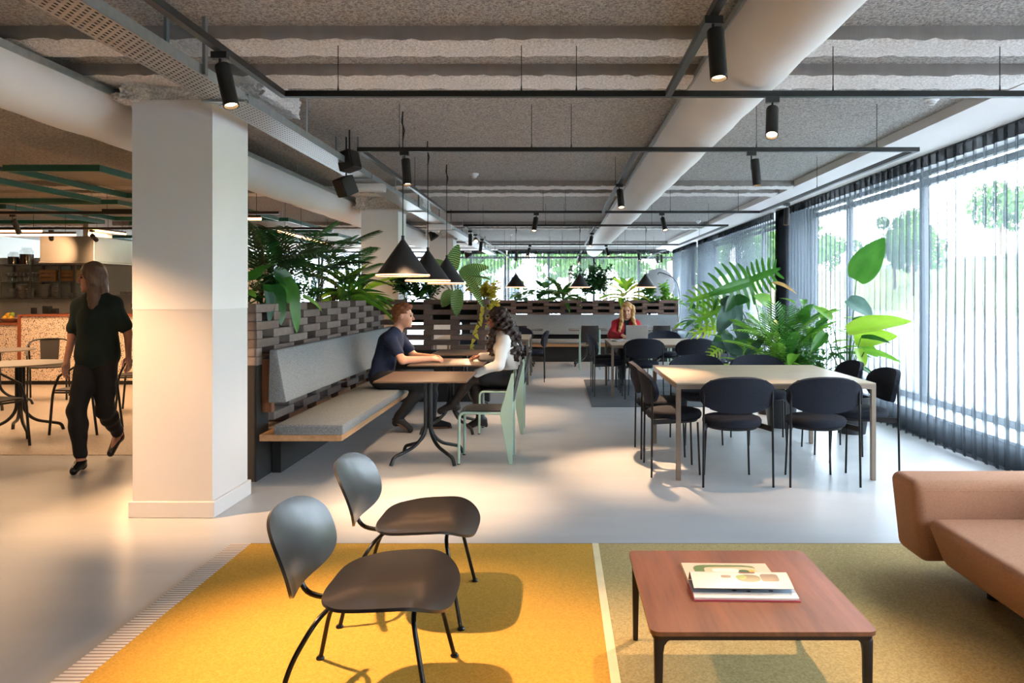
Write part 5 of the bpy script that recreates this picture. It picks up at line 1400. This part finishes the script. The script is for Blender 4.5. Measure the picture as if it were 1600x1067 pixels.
bush('fine_leaf_bush', 'dense dark bush at the corner of the two brick screens', (-2.1, 10.4, 1.33), (.35, .2, .4), 450, .07, 'deep', 10)
TYc = 10.39
rosette('lance_leaf_plant', 'dark lance-leaved plant behind the man, on the short screen', (-1.95, TYc, 1.33), 16, .32, .08, 'lance', ['deep', 'mid'], (15, 80), (.02, .12), 11)
t = rosette('spotted_leaf_plant', 'big plant with pale spotted leaves on the short screen', (-1.42, TYc, 1.33), 8, .36, .19, 'oval', ['spot'], (10, 60), (.15, .3), 12, trunk=.12)
o = Vector(t.location)
for (bx, by), (tx, ty), w, d0 in (((703, 430), (712, 384), .2, 10.3), ((708, 455), (690, 475), .19, 10.1), ((716, 452), (712, 490), .17, 9.95), ((718, 428), (757, 412), .17, 10.3), ((722, 420), (750, 438), .24, 10.2), ((700, 425), (680, 405), .16, 10.5), ((728, 432), (752, 462), .12, 10.1), ((736, 446), (754, 474), .09, 10.0)):
    b = at(bx, by, d0); put_leaf(t, o, 'oval', 'spot' if bx < 726 else 'stripe', b, at(tx, ty, d0 - .12), w, (.05, -1, .45)); stem(t, o, [o, (o + b) / 2, b], .007)
bush('trailing_vine', 'vine with warm spot light painted into its yellow leaves, at the end of the short screen', (-.98, TYc - .08, 1.33), (.32, .22, .24), 620, .065, 'yellow', 13, .3, width=.8)  # warm spot light is put into the leaf colour
t = thing('hanging_tendril', 'thin tendril with few leaves tinted as if lit yellow, hanging down the short screen', 'plant', (-1.0, 9.98, 1.33))
P = smooth_path([(.02, .02, .02), (.0, -.0, -.1), (-.03, -.02, -.25), (-.09, -.02, -.42), (-.14, -.02, -.62)], 6)
m = MB(); m.tube(P, .0025, 5); m.build('stem', STEM, t)
rr = random.Random(3)
for i in range(4, len(P), 2):
    q = P[i]; put_leaf(t, (0, 0, 0), 'heart', 'yellow', q, q + Vector((rr.uniform(-.06, .06), -.03, -.06)), .06, (0, -1, .3))  # yellow leaf colour stands for the same warm light
bush('fine_leaf_bush', 'airy small-leaved bush behind the middle cone pendant', (-1.75, TYc + .03, 1.33), (.25, .15, .28), 360, .05, 'deep', 61)
# far screen planter
FY, FZ = 16.77, 1.28
rosette('pothos_plant', 'low leafy plant at the left end of the far planter', (-.85, FY, FZ), 24, .27, .17, 'heart', ['mid', 'fresh', 'deep'], (0, 75), (.08, .3), 21)
rosette('broad_leaf_plant', 'dark broad-leaved plant left of the tall striped one in the far planter', (-.3, FY, FZ), 22, .30, .16, 'oval', ['deep', 'mid'], (5, 75), (.1, .35), 22)
rosette('striped_leaf_plant', 'tall plant with long striped leaves in the far planter', (.08, FY, FZ), 26, .66, .12, 'lance', ['stripe', 'stripe', 'mid'], (5, 85), (.02, .25), 23)
bush('ficus_bush', 'dark small-leaved bush behind the middle far pendant', (.62, FY, FZ), (.42, .25, .72), 620, .10, 'deep', 24)
bush('ficus_bush', 'taller sparse bush right of the middle far pendant', (.95, FY + .05, FZ), (.3, .2, .82), 420, .10, 'deep', 25)
rosette('yellow_leaf_plant', 'bright yellow-green plant above the woman in red', (1.5, FY, FZ), 24, .48, .15, 'lance', ['yellow', 'lime', 'fresh'], (0, 80), (.05, .25), 26)
bush('fern_clump', 'small green fern clump right of the woman in red', (1.98, FY, FZ), (.36, .22, .38), 620, .085, 'mid', 27, .1)
bush('fern_clump', 'pale green clump at the right end of the far planter', (2.4, FY, FZ), (.32, .22, .42), 520, .09, 'fresh', 28, .08)
# potted plants by the curtain
POTM = M('dark_pot', '#23252a', .5, var=.06)
def pot(label, x, y, r=.19, h=.38, z=0):
    t = thing('plant_pot', label, 'pot', (x, y, z), 0, 'dark plant pots by the curtain')
    m = MB(); m.lathe([(0, 0), (r * .72, 0), (r * .98, h * .95), (r, h), (r * .93, h), (r * .9, h * .9)], 28); m.build('shell', POTM, t)
    m = MB(); m.lathe([(0, h * .9), (r * .9, h * .9)], 24); m.build('soil', M('pot_soil', '#2b211a', .95, var=.3, scale=40), t)
    return (x, y, z + h * .9)
G2 = 'large potted plants by the curtain'
b = pot('dark pot of the rubber plant by the far screen', 2.95, 15.4)
rosette('rubber_plant', 'rubber plant with oval leaves at the right end of the far screen', b, 34, .28, .16, 'oval', ['mid', 'deep', 'fresh'], (-10, 80), (.1, .5), 31, spread=.12, trunk=.35, group=G2)
b = pot('dark pot of the monstera, beside the laptop table', 2.55, 9.1)
t = thing('monstera_plant', 'monstera with large split leaves between the laptop table and curtain', 'plant', b, 0, G2); o = Vector(b)
for (bx, by), (tx, ty), w, d0, c, k in (((1172, 440), (1116, 456), .62, 8.9, 'mid', 'split'), ((1172, 438), (1214, 420), .42, 8.9, 'mid', 'split'), ((1120, 458), (1080, 468), .34, 9.0, 'fresh', 'split'), ((1132, 478), (1092, 500), .36, 8.9, 'fresh', 'split'),
        ((1124, 510), (1086, 520), .16, 8.9, 'lime', 'split'), ((1130, 465), (1160, 492), .2, 8.8, 'blue', 'oval'), ((1142, 478), (1128, 512), .2, 8.7, 'blue', 'oval'), ((1150, 500), (1168, 535), .17, 8.7, 'blue', 'oval'), ((1148, 462), (1140, 480), .12, 8.75, 'deep', 'oval'),
        ((1140, 520), (1118, 545), .2, 8.8, 'deep', 'oval'), ((1150, 528), (1172, 540), .15, 8.8, 'mid', 'oval'), ((1130, 540), (1110, 556), .16, 8.6, 'lime', 'split'), ((1145, 470), (1164, 466), .14, 8.8, 'deep', 'oval'),
        ((1205, 475), (1190, 462), .16, 8.9, 'fresh', 'oval'), ((1160, 552), (1125, 535), .12, 8.4, 'blue', 'oval'), ((1165, 555), (1195, 528), .1, 8.4, 'blue', 'oval'), ((1150, 556), (1138, 528), .14, 8.4, 'blue', 'oval'), ((1176, 512), (1190, 528), .16, 8.8, 'fresh', 'split'), ((1205, 500), (1216, 520), .15, 8.9, 'mid', 'heart'), ((1150, 548), (1200, 548), .12, 8.5, 'fresh', 'split')):
    q = at(bx, by, d0); put_leaf(t, o, k, c, q, at(tx, ty, d0 - .2), w, (.1, -1, .25)); stem(t, o, [o, o * .5 + q * .5 + Vector((.02, 0, .05)), q], .008)
q = at(1205, 442, 8.7); put_leaf(t, o, 'lance', 'dry', q, at(1248, 450, 8.6), .07, (0, -.6, .8)); stem(t, o, [o, o * .5 + q * .5, q], .006)
b = pot('dark pot between the two big plants behind the big table', 2.42, 8.2)
fronds('fan_palm', 'bushy bright green palm behind the big table', b, 30, .5, ['fresh', 'fresh', 'mid'], (20, 88), 33, .5, G2, .8, 'plant')
t = rosette('leafy_houseplant', 'leafy houseplant with long glossy leaves beside the bright palm', (2.75, 8.25, .05), 30, .32, .12, 'lance', ['mid', 'deep', 'fresh'], (0, 85), (.1, .45), 34, spread=.12, trunk=.5, group=G2)
rosette('leafy_houseplant', 'low leafy houseplant right behind the big table', (2.2, 8.6, .05), 24, .26, .11, 'lance', ['mid', 'blue', 'fresh'], (-5, 80), (.1, .4), 35, spread=.12, trunk=.4, group=G2)
rosette('small_leaf_tree', 'slim small-leaved plant left of the strelitzia leaf', (2.9, 8.6, .05), 26, .17, .09, 'oval', ['fresh', 'mid'], (0, 80), (.1, .4), 36, spread=.1, trunk=.85, group=G2)
bush('fine_leaf_bush', 'low airy green bush below the bright palm behind the big table', (2.6, 8.05, .3), (.42, .3, .62), 700, .08, 'mid', 62, group=G2, width=.4)
b = pot('dark pot of the strelitzia next to the curtain', 3.05, 7.85)
t = thing('strelitzia_plant', 'strelitzia with one tall upright leaf before the curtain', 'plant', b, 0, G2); o = Vector(b)
for (bx, by), (tx, ty), w, d0, c, up in (((1338, 438), (1380, 371), .31, 7.9, 'mid', (-.5, -1, .3)), ((1324, 468), (1366, 492), .24, 7.8, 'blue', (.2, -.8, .6)), ((1324, 520), (1424, 494), .25, 7.6, 'lime', (.1, -.6, .8)),
        ((1345, 528), (1392, 532), .1, 7.6, 'deep', (0, -.5, .9)), ((1335, 533), (1402, 522), .2, 7.7, 'lime', (0, -.8, .5)), ((1350, 550), (1410, 562), .09, 7.5, 'fresh', (0, -.6, .8)), ((1332, 500), (1358, 497), .12, 7.9, 'mid', (0, -.5, .8)),
        ((1340, 545), (1352, 572), .14, 7.6, 'lime', (.3, -1, .2)), ((1290, 520), (1268, 548), .12, 7.9, 'mid', (0, -.8, .5)), ((1300, 500), (1275, 478), .12, 7.9, 'fresh', (0, -.8, .5)), ((1345, 540), (1372, 555), .14, 7.7, 'fresh', (0, -.8, .5))):
    q = at(bx, by, d0); put_leaf(t, o, 'paddle', c, q, at(tx, ty, d0 - .15), w, up); stem(t, o, [o, o * .6 + q * .4 + Vector((-.03, 0, .05)), q], .009)
# ------------------------------------------------------------------ cafe area on the left
CH = M('cafe_chair_shell', '#2b2523', .5, var=.06)
def hoop_chair(label, loc, rz, first=[None]):
    if first[0] is not None: return copy_thing(first[0], label, loc, rz)
    t = thing('hoop_chair', label, 'chair', loc, rz, 'black hoop-backed cafe chairs')
    def seat(a, b):
        u, v = rounded(a * 2 - 1, b * 2 - 1, 3.6)
        return (.02 + .215 * v, .215 * u, .452 - .012 * (1 - u * u) * (1 - v * v) - .015 * max(0, v - .6))
    m = MB(); m.slab(seat, 17, 17, .014); m.build('seat', CH, t, smooth=50)
    def back(a, b):
        u, v = a * 2 - 1, b
        return (-.185 - .075 * v + .02 * u * u, .10 * u * (1 + .15 * v), .46 + .35 * v)
    m = MB(); m.slab(back, 9, 9, .012); m.build('back_panel', CH, t, smooth=50)
    m = MB(); m.tube(fillet([(.12, -.23, .60), (-.1, -.255, .72), (-.2, -.2, .80), (-.265, 0, .815), (-.2, .2, .80), (-.1, .255, .72), (.12, .23, .60)], .12, 6), .0115, 10); m.build('hoop_rail', X['black'], t)
    for s in (-1, 1):
        m = MB(); m.tube(fillet([(-.265, s * .225, 0), (-.21, s * .225, .45), (-.16, s * .238, .745)], .1), .0125, 10); m.build('leg', X['black'], t)
        m = MB(); m.tube(fillet([(.225, s * .22, 0), (.19, s * .215, .45), (.12, s * .23, .60)], .08), .0125, 10); m.build('leg', X['black'], t)
        m = MB(); m.tube([(-.2, s * .218, .432), (.185, s * .212, .432)], .010, 8); m.build('seat_rail', X['black'], t)
    first[0] = t; return t
hoop_chair('black hoop-backed cafe chair at the left edge, nearest the viewer', (-5.28, 7.0, .006), R(75))
hoop_chair('black hoop-backed cafe chair half hidden by the walking woman', (-4.95, 7.9, .006), R(180))
hoop_chair('black hoop-backed cafe chair in front of the terrazzo counter', (-6.95, 10.3, .006), R(-60))
hoop_chair('black hoop-backed cafe chair at the far round table, left edge', (-7.7, 9.7, .006), R(-20))
hoop_chair('black hoop-backed cafe chair between the walking woman and the column', (-5.15, 9.3, .006), R(200))
def round_table(label, x, y, r=.36):
    t = thing('round_table', label, 'table', (x, y, .006), 0, 'round cafe tables')
    m = MB(); m.lathe([(0, .715), (r - .01, .715), (r, .722), (r - .004, .73), (0, .73)], 40); m.build('table_top', M('greige_round_top', '#74665b', .4), t)
    for k in range(4):
        a = R(45 + 90 * k); c, s = math.cos(a), math.sin(a)
        m = MB(); m.tube(fillet([(c * .03, s * .03, .714), (c * .03, s * .03, .24), (c * .12, s * .12, .13), (c * .36, s * .36, .065), (c * .38, s * .38, 0)], .07, 6), .016, 10); m.build('leg', X['black'], t)
round_table('round cafe table by the nearest hoop-backed chair', -5.52, 7.75, .42)
round_table('round cafe table farther back at the left edge', -7.1, 9.55, .42)
# counter
CORT = M('terracotta_trim', '#8a4a30', .6)
t = thing('terrazzo_counter', 'long speckled terrazzo counter with terracotta trim', 'counter')
m = MB(); m.box(-8.46, -4.9, 11.9, 12.7, .07, 1.085); m.build('front_panel', X['counter'], t, smooth=0)
m = MB(); m.box(-8.50, -4.88, 11.87, 12.75, 1.085, 1.115); m.build('top_edge', CORT, t, smooth=0)
m = MB(); m.box(-8.50, -8.46, 11.87, 12.7, 0, 1.085); m.build('side_edge', CORT, t, smooth=0)
m = MB(); m.box(-8.46, -4.9, 11.93, 12.7, 0, .07); m.build('plinth', X['blackmat'], t, smooth=0)
t = thing('low_counter', 'lower terrazzo counter section carrying the fruit bowl', 'counter')
m = MB(); m.box(-12, -8.51, 11.9, 12.7, .07, .95); m.build('front_panel', X['counter'], t, smooth=0)
m = MB(); m.box(-12, -8.51, 11.87, 12.75, .95, .98); m.build('top_edge', CORT, t, smooth=0)
m = MB(); m.box(-12, -8.51, 11.93, 12.7, 0, .07); m.build('plinth', X['blackmat'], t, smooth=0)
bo = at(16, 498, 12.2); bo.z = .98
t = thing('fruit_bowl', 'shallow white bowl on the low counter', 'bowl', bo)
m = MB(); m.lathe([(0, 0), (.07, 0), (.16, .06), (.17, .065), (.155, .062), (.06, .012), (0, .012)], 28); m.build('bowl_shell', M('ceramic_white', '#d9d2c6', .4), t)
FR = [M('lemon_skin', '#d8a93a', .5), M('lime_skin', '#9aab3c', .5), M('orange_skin', '#d88a3a', .5)]
fr = ['lemon at the front left of the bowl', 'lemon at the front right of the bowl', 'green lemon on top of the pile', 'orange at the back of the bowl', 'lemon in the middle of the bowl', 'lemon on top, left in the pile']
for i, (dx, dy, dz) in enumerate(((-.07, -.03, .07), (.05, -.05, .07), (.03, 0, .125), (-.01, .06, .075), (.0, -.01, .06), (-.035, .0, .12))):
    t = thing('citrus_fruit', 'yellow ' + fr[i] if 'lemon' in fr[i] and 'green' not in fr[i] else 'small ' + fr[i], 'fruit', bo + Vector((dx, dy, dz)), 0, 'fruit in the bowl')
    m = MB(); m.lathe([(0, -.043), (.012, -.04), (.03, -.028), (.037, 0), (.03, .028), (.012, .04), (0, .043)], 14, m=Matrix.Rotation(i, 4, 'X')); m.build('flesh', FR[1 if 'green' in fr[i] else (2 if 'orange' in fr[i] else 0)], t)
    m = MB(); m.lathe([(0, .042), (.006, .044), (0, .05)], 8, m=Matrix.Rotation(i, 4, 'X')); m.build('stalk', STEMD, t)
# things on the counter
def dark_item(name, label, px, py, w, h, d=12.2, z=1.115, cat='kitchen item', lean=0):
    p = at(px, py, d); t = thing(name, label, cat, (p.x, d, z)); mm = Matrix.Rotation(lean, 4, 'Y')
    m = MB(); m.box(-w / 2, w / 2, -.03, .03, .0, h, mm); m.build('body', X['blackmat'], t, bevel=.008)
    m = MB(); m.box(-w / 2 + .01, w / 2 - .01, -.034, -.03, h * .2, h * .8, mm); m.build('front', X['black'], t, smooth=0)
dark_item('card_reader', 'small dark card reader on the counter, left one', 53, 488, .07, .10)
dark_item('till_screen', 'dark till screen on the counter', 74, 486, .13, .13)
dark_item('receipt_printer', 'dark printer on the counter left of the walking woman', 86, 488, .10, .09)
# wall shelves
t = thing('kitchen_rack', 'metal kitchen shelf with glasses and crockery on the tiled wall', 'shelf')
SH = M('shelf_metal', '#7d746c', .5, .3)
sx0, sx1, sy0, sy1 = -12.6, -9.95, 15.55, 15.98
for z in (1.345, 1.695, 2.045):
    m = MB(); m.box(sx0, sx1, sy0, sy1, z - .02, z); m.build('shelf_board', SH, t, smooth=0)
for x in (-12.58, -11.5, -10.88, -10.27, -9.97):
    m = MB(); m.box(x - .018, x + .018, sy0, sy0 + .036, 1.33, 2.03); m.build('upright', SH, t, smooth=0)
    m = MB(); m.box(x - .018, x + .018, sy1 - .04, sy1 - .005, 1.33, 2.03); m.build('upright', SH, t, smooth=0)
JG = glassy('jar_glass', (.9, .92, .92), .12, .05)
def jar(label, x, r, h, fill, col):
    t = thing('storage_jar', label, 'jar', (x, 15.75, 2.045), 0, 'jars on the shelf')
    m = MB(); m.lathe([(0, 0), (r, 0), (r, h * .78), (r * .7, h * .88), (r * .7, h * .93)], 24); m.build('glass_body', JG, t)
    m = MB(); m.lathe([(0, .005), (r * .94, .005), (r * .94, h * fill), (0, h * fill)], 20); m.build('contents', M('jar_contents_%s' % col[1:], col, .8, var=.4, scale=40), t)
    m = MB(); m.lathe([(0, h * .93), (r * .75, h * .93), (r * .75, h), (0, h)], 20); m.build('lid', X['glass'], t)
jar('glass jar of brown beans on the shelf top, smaller one', -11.35, .11, .27, .6, '#4a2d1e'); jar('glass jar of dark drink with orange slices, larger one', -11.08, .13, .36, .6, '#5a2c12')
def crate(label, x):
    t = thing('wooden_crate', label, 'crate', (x, 15.75, 1.695), 0, 'wooden crates')
    wm_ = woodmat('crate_wood', '#a5703f', '#c48c55', .6, 'x')
    for z in (.01, .09, .17):
        for y in (-.14, .14):
            m = MB(); m.box(-.17, .17, y - .008, y + .008, z, z + .065); m.build('slat', wm_, t, smooth=0)
        for xx in (-.165, .165):
            m = MB(); m.box(xx - .007, xx + .007, -.13, .13, z, z + .065); m.build('slat', wm_, t, smooth=0)
    for xx in (-.15, .15):
        for y in (-.125, .125):
            m = MB(); m.box(xx - .012, xx + .012, y - .012, y + .012, 0, .24); m.build('corner_post', wm_, t, smooth=0)
crate('slatted wooden crate on the upper shelf, left one', -10.55); crate('slatted wooden crate on the upper shelf, right one', -10.12)
g0 = None
GL = glassy('tumbler_glass', (.85, .86, .86), .2, .1)
ORD = ['first', 'second', 'third', 'fourth', 'fifth', 'sixth', 'seventh', 'eighth', 'ninth']
for i in range(9):
    lab = '%s stemmed glass from the left in the row on the upper shelf' % ORD[i]
    if g0 is None:
        g0 = thing('drinking_glass', lab, 'glass', (-11.42, 15.68, 1.695), 0, 'glasses on the upper shelf')
        m = MB(); m.lathe([(0, 0), (.03, 0), (.008, .01), (.008, .08), (.04, .11), (.045, .18), (.042, .18), (.036, .115)], 16); m.build('goblet', GL, g0)
        m = MB(); m.lathe([(.043, .176), (.046, .18), (.043, .184)], 16); m.build('rim', X['sill'], g0)
    else: copy_thing(g0, lab, (-11.42 + i * .085, 15.68, 1.695))
CER = M('stoneware', '#a59a8d', .5, var=.1)
for k, (x, n, r, lab) in enumerate(((-11.38, 4, .10, 'left'), (-11.14, 6, .095, 'second'), (-10.98, 4, .09, 'third'), (-10.68, 6, .1, 'fourth'), (-10.42, 5, .1, 'fifth'), (-10.1, 2, .11, 'last'))):
    for j in range(n):
        t = thing('bowl', '%s stoneware bowl from the bottom in the %s stack on the lower shelf' % (ORD[j], lab), 'bowl', (x, 15.72, 1.345 + j * .045), 0, 'bowls stacked on the shelf, %s stack' % lab)
        m = MB(); m.lathe([(0, 0), (r * .5, 0), (r * .95, .05), (r, .06), (r * .92, .056), (r * .45, .012), (0, .012)], 18); m.build('bowl_shell', CER, t)
        m = MB(); m.lathe([(r * .93, .058), (r * 1.0, .06), (r * .97, .064)], 18); m.build('rim', X['dado'], t)
# hood
STL = M('stainless_steel', '#b4aca4', .28, .85, var=.06, scale=3)
t = thing('extractor_hood', 'large stainless steel extractor hood above the kitchen', 'hood')
hx0, hx1, hy0, hy1 = at(62, 400, 12.6).x, at(147, 400, 12.6).x, 12.6, 14.3
m = MB(); m.box(hx0, hx1, hy0, hy1, 1.98, 2.40); m.build('canopy', STL, t, smooth=0, bevel=.008, bseg=1)
m = MB(); m.box(hx0 - .01, hx1 + .01, hy0 - .01, hy1 + .01, 1.955, 1.979); m.build('rim', STL, t, smooth=0)
m = MB(); m.box(hx0 + .5, hx1 - .5, hy0 + .5, hy1 - .5, 2.40, CEIL); m.build('flue', STL, t, smooth=0)
# kitchen worktop with equipment behind the counter
t = thing('kitchen_worktop', 'worktop along the tiled wall behind the counter', 'worktop')
m = MB(); m.box(-9.6, -6.2, 15.2, 15.98, .88, .92); m.build('top', STL, t, smooth=0)
m = MB(); m.box(-9.6, -6.2, 15.25, 15.98, 0, .88); m.build('cabinet', X['blackmat'], t, smooth=0)
t = thing('coffee_machine', 'chrome espresso machine behind the walking woman', 'coffee machine', (-8.75, 15.55, .92))
m = MB(); m.box(-.38, .38, -.25, .25, .08, .5); m.build('body', STL, t, bevel=.02)
m = MB(); m.box(-.36, .36, -.3, .2, 0, .07); m.build('drip_tray', X['blackmat'], t, smooth=0)
for i in range(2):
    m = MB(); m.cyl((-.15 + .3 * i, -.27, .32), (-.15 + .3 * i, -.27, .24), .035, seg=14); m.build('brew_head', X['black'], t)
for i in range(6):
    t = thing('coffee_cup', '%s pale cup from the left on the espresso machine' % ORD[i], 'cup', (-8.95 + .1 * i, 15.5, 1.42), 0, 'cups on the espresso machine')
    m = MB(); m.lathe([(0, 0), (.025, 0), (.04, .06), (.036, .06), (.022, .008)], 14); m.build('cup_wall', CER, t)
    m = MB(); m.tube(arc((.038, 0, .032), .017, -80, 80, 6), .004, 6); m.build('cup_handle', CER, t)
# green canopy frames with ribbed panels
def ribbed():
    m, nt, out = nodes('ribbed_polycarbonate'); 
    t_ = nt.nodes.new('ShaderNodeBsdfTransparent'); d = nt.nodes.new('ShaderNodeBsdfTranslucent'); g = nt.nodes.new('ShaderNodeBsdfGlossy'); g.inputs['Roughness'].default_value = .2
    t_.inputs[0].default_value = (.93, .92, .88, 1); d.inputs[0].default_value = (.8, .78, .72, 1)
    a = nt.nodes.new('ShaderNodeMixShader'); b = nt.nodes.new('ShaderNodeMixShader'); a.inputs[0].default_value = .3; b.inputs[0].default_value = .08
    w = nt.nodes.new('ShaderNodeTexWave'); w.inputs['Scale'].default_value = 18; w.bands_direction = 'Y'; nt.links.new(coords(nt), w.inputs['Vector'])
    nt.links.new(ramp(nt, w.outputs['Fac'], [(.3, (.15,) * 3), (.7, (.45,) * 3)]), a.inputs[0])
    nt.links.new(t_.outputs[0], a.inputs[1]); nt.links.new(d.outputs[0], a.inputs[2]); nt.links.new(a.outputs[0], b.inputs[1]); nt.links.new(g.outputs[0], b.inputs[2]); nt.links.new(b.outputs[0], out.inputs[0]); return m
RIB = ribbed()
def canopy(label, x0, x1, y0, y1, z=2.6, panel=True):
    t = thing('green_canopy', label, 'canopy', (0, 0, 0), 0, 'green canopy frames')
    for (a, b, c, d) in ((x0, x1, y0, y0 + .03), (x0, x1, y1 - .03, y1), (x0, x0 + .03, y0 + .031, y1 - .031), (x1 - .03, x1, y0 + .031, y1 - .031)):
        m = MB(); m.box(a, b, c, d, z, z + .06); m.build('steel_bar', X['green'], t, smooth=0)
    if panel:
        m = MB(); n = int((y1 - y0) / .04); m.slab(lambda u, v: (x0 + .03 + (x1 - x0 - .06) * u, y0 + .03 + (y1 - y0 - .06) * v, z + .068 + .006 * (round(v * n) % 2)), 2, n + 1, .004); m.build('ribbed_panel', RIB, t, smooth=0)
    for xx in (x0 + .1, x1 - .1):
        for yy in (y0 + .02, y1 - .02):
            m = MB(); m.cyl((xx, yy, z + .06), (xx, yy, CEIL), .003, seg=5); m.build('hanger', X['galv'], t)
for i, (x0, x1, nm) in enumerate(((-5.15, -4.25, 'right'), (-6.9, -5.6, 'middle'), (-9.2, -7.2, 'left'))):
    for j, (y0, y1, nm2) in enumerate(((7.0, 9.0, 'nearest'), (9.35, 11.5, 'second'), (11.9, 14.2, 'third'), (14.6, 17.0, 'fourth'))):
        if i == 2 and j == 2: continue
        canopy('green steel ceiling frame with ribbed panel, %s column, %s row' % (nm, nm2), x0 - .12 * j * (i == 0), x1, y0 + .25 * i, y1 + .25 * i, 2.58 - .03 * ((i + j) % 2))
def led(label, p, q, power, col=(1, .62, .32)):
    p, q = Vector(p), Vector(q); c = (p + q) / 2; d = q - p; L = d.length
    t = thing('led_tube', label, 'tube light', c, math.atan2(d.y, d.x), 'warm tube lights over the cafe')
    m = MB(); m.cyl((-L / 2, 0, 0), (L / 2, 0, 0), .016, seg=10); m.build('tube', X['led'], t)
    m = MB(); m.box(-L / 2, L / 2, -.015, .015, .014, .045); m.build('housing', X['black'], t, smooth=0)
    for s in (-1, 1):
        m = MB(); m.cyl((s * L * .4, 0, .04), (s * L * .4, 0, CEIL - c.z), .003, seg=5); m.build('wire', X['blackmat'], t)
    l = bpy.data.lights.new('tube_glow', 'AREA'); l.shape = 'RECTANGLE'; l.size = L; l.size_y = .03; l.energy = power; l.color = col
    o = bpy.data.objects.new('tube_glow', l); COL.objects.link(o); o.parent = t; o.location = (0, 0, -.02)
led('warm tube light left of the column, upper one', at(160, 332, 10.0), at(235, 332, 10.0), 27)
led('warm tube light slanting left of the column', at(146, 359, 13.0), at(196, 366, 13.9), 27)
led('warm tube light at the left edge, upper one', at(-60, 361, 10.4), at(65, 361, 10.4), 16)
led('warm tube light at the left edge, lower one', at(-40, 367, 11.0), at(118, 367, 11.0), 16)
led('warm tube light just right of the column', at(335, 342, 9.5), at(408, 342, 9.5), 21)
led('long warm tube light slanting above the palms', at(435, 361, 11.6), at(518, 383, 15.0), 21)
led('warm tube light over the near round table', (-7.6, 8.0, 2.5), (-6.2, 8.0, 2.5), 26)
led('added warm tube light out of view, over the cafe floor nearest the viewer', (-7.4, 5.2, 2.5), (-6.0, 5.2, 2.5), 14)  # unseen tube added to warm the cafe floor
# black rails over the cafe with small spots
for k, (y, z, wd) in enumerate(((9.75, 2.47, 'nearer'), (11.75, 2.44, 'farther'))):
    t = thing('cafe_rail', '%s straight black lighting rail over the cafe' % wd, 'lighting rail', (0, 0, 0))
    m = MB(); m.box(-10.5, -3.6, y - .018, y + .018, z, z + .035); m.build('rail', X['black'], t, smooth=0)
    for x in (-9, -7, -5, -4):
        m = MB(); m.cyl((x, y, z + .03), (x, y, CEIL), .003, seg=5); m.build('suspension_wire', X['blackmat'], t)
CW = (1, .6, .3)
TS(20, 9.75, 'small spotlight on the nearer cafe rail, left edge', aim=(-7.0, 10.6, .9), power=50, size=80, z=2.48, col=CW)
TS(80, 11.75, 'small spotlight on the farther cafe rail, above the shelf', aim=(-10.3, 15.5, 1.3), power=230, size=66, z=2.45, col=CW)
TS(144, 11.75, 'small spotlight on the farther cafe rail, beside the hood', aim=(-8.2, 15.6, 1.1), power=230, size=66, z=2.45, col=CW)
t = thing('cafe_rail', 'black lighting rail left of the nearest column', 'lighting rail', (0, 0, 0))
m = MB(); m.box(-4.6, -4.56, .5, 6.2, 2.45, 2.485); m.build('rail', X['black'], t, smooth=0)
for y in (1.5, 3.5, 5.5):
    m = MB(); m.cyl((-4.58, y, 2.48), (-4.58, y, CEIL), .003, seg=5); m.build('suspension_wire', X['blackmat'], t)
TS(0, 3.9, 'spotlight on the rail left of the nearest column, aimed at it', x=-4.58, aim=(-3.02, 4.82, .9), power=540, size=48, z=2.467, col=(1, .58, .28))
TS(0, 5.6, 'spotlight on the rail left of the nearest column, aimed at the walking woman', x=-4.58, aim=(-4.6, 7.6, .0), power=45, size=75, z=2.467, col=CW)
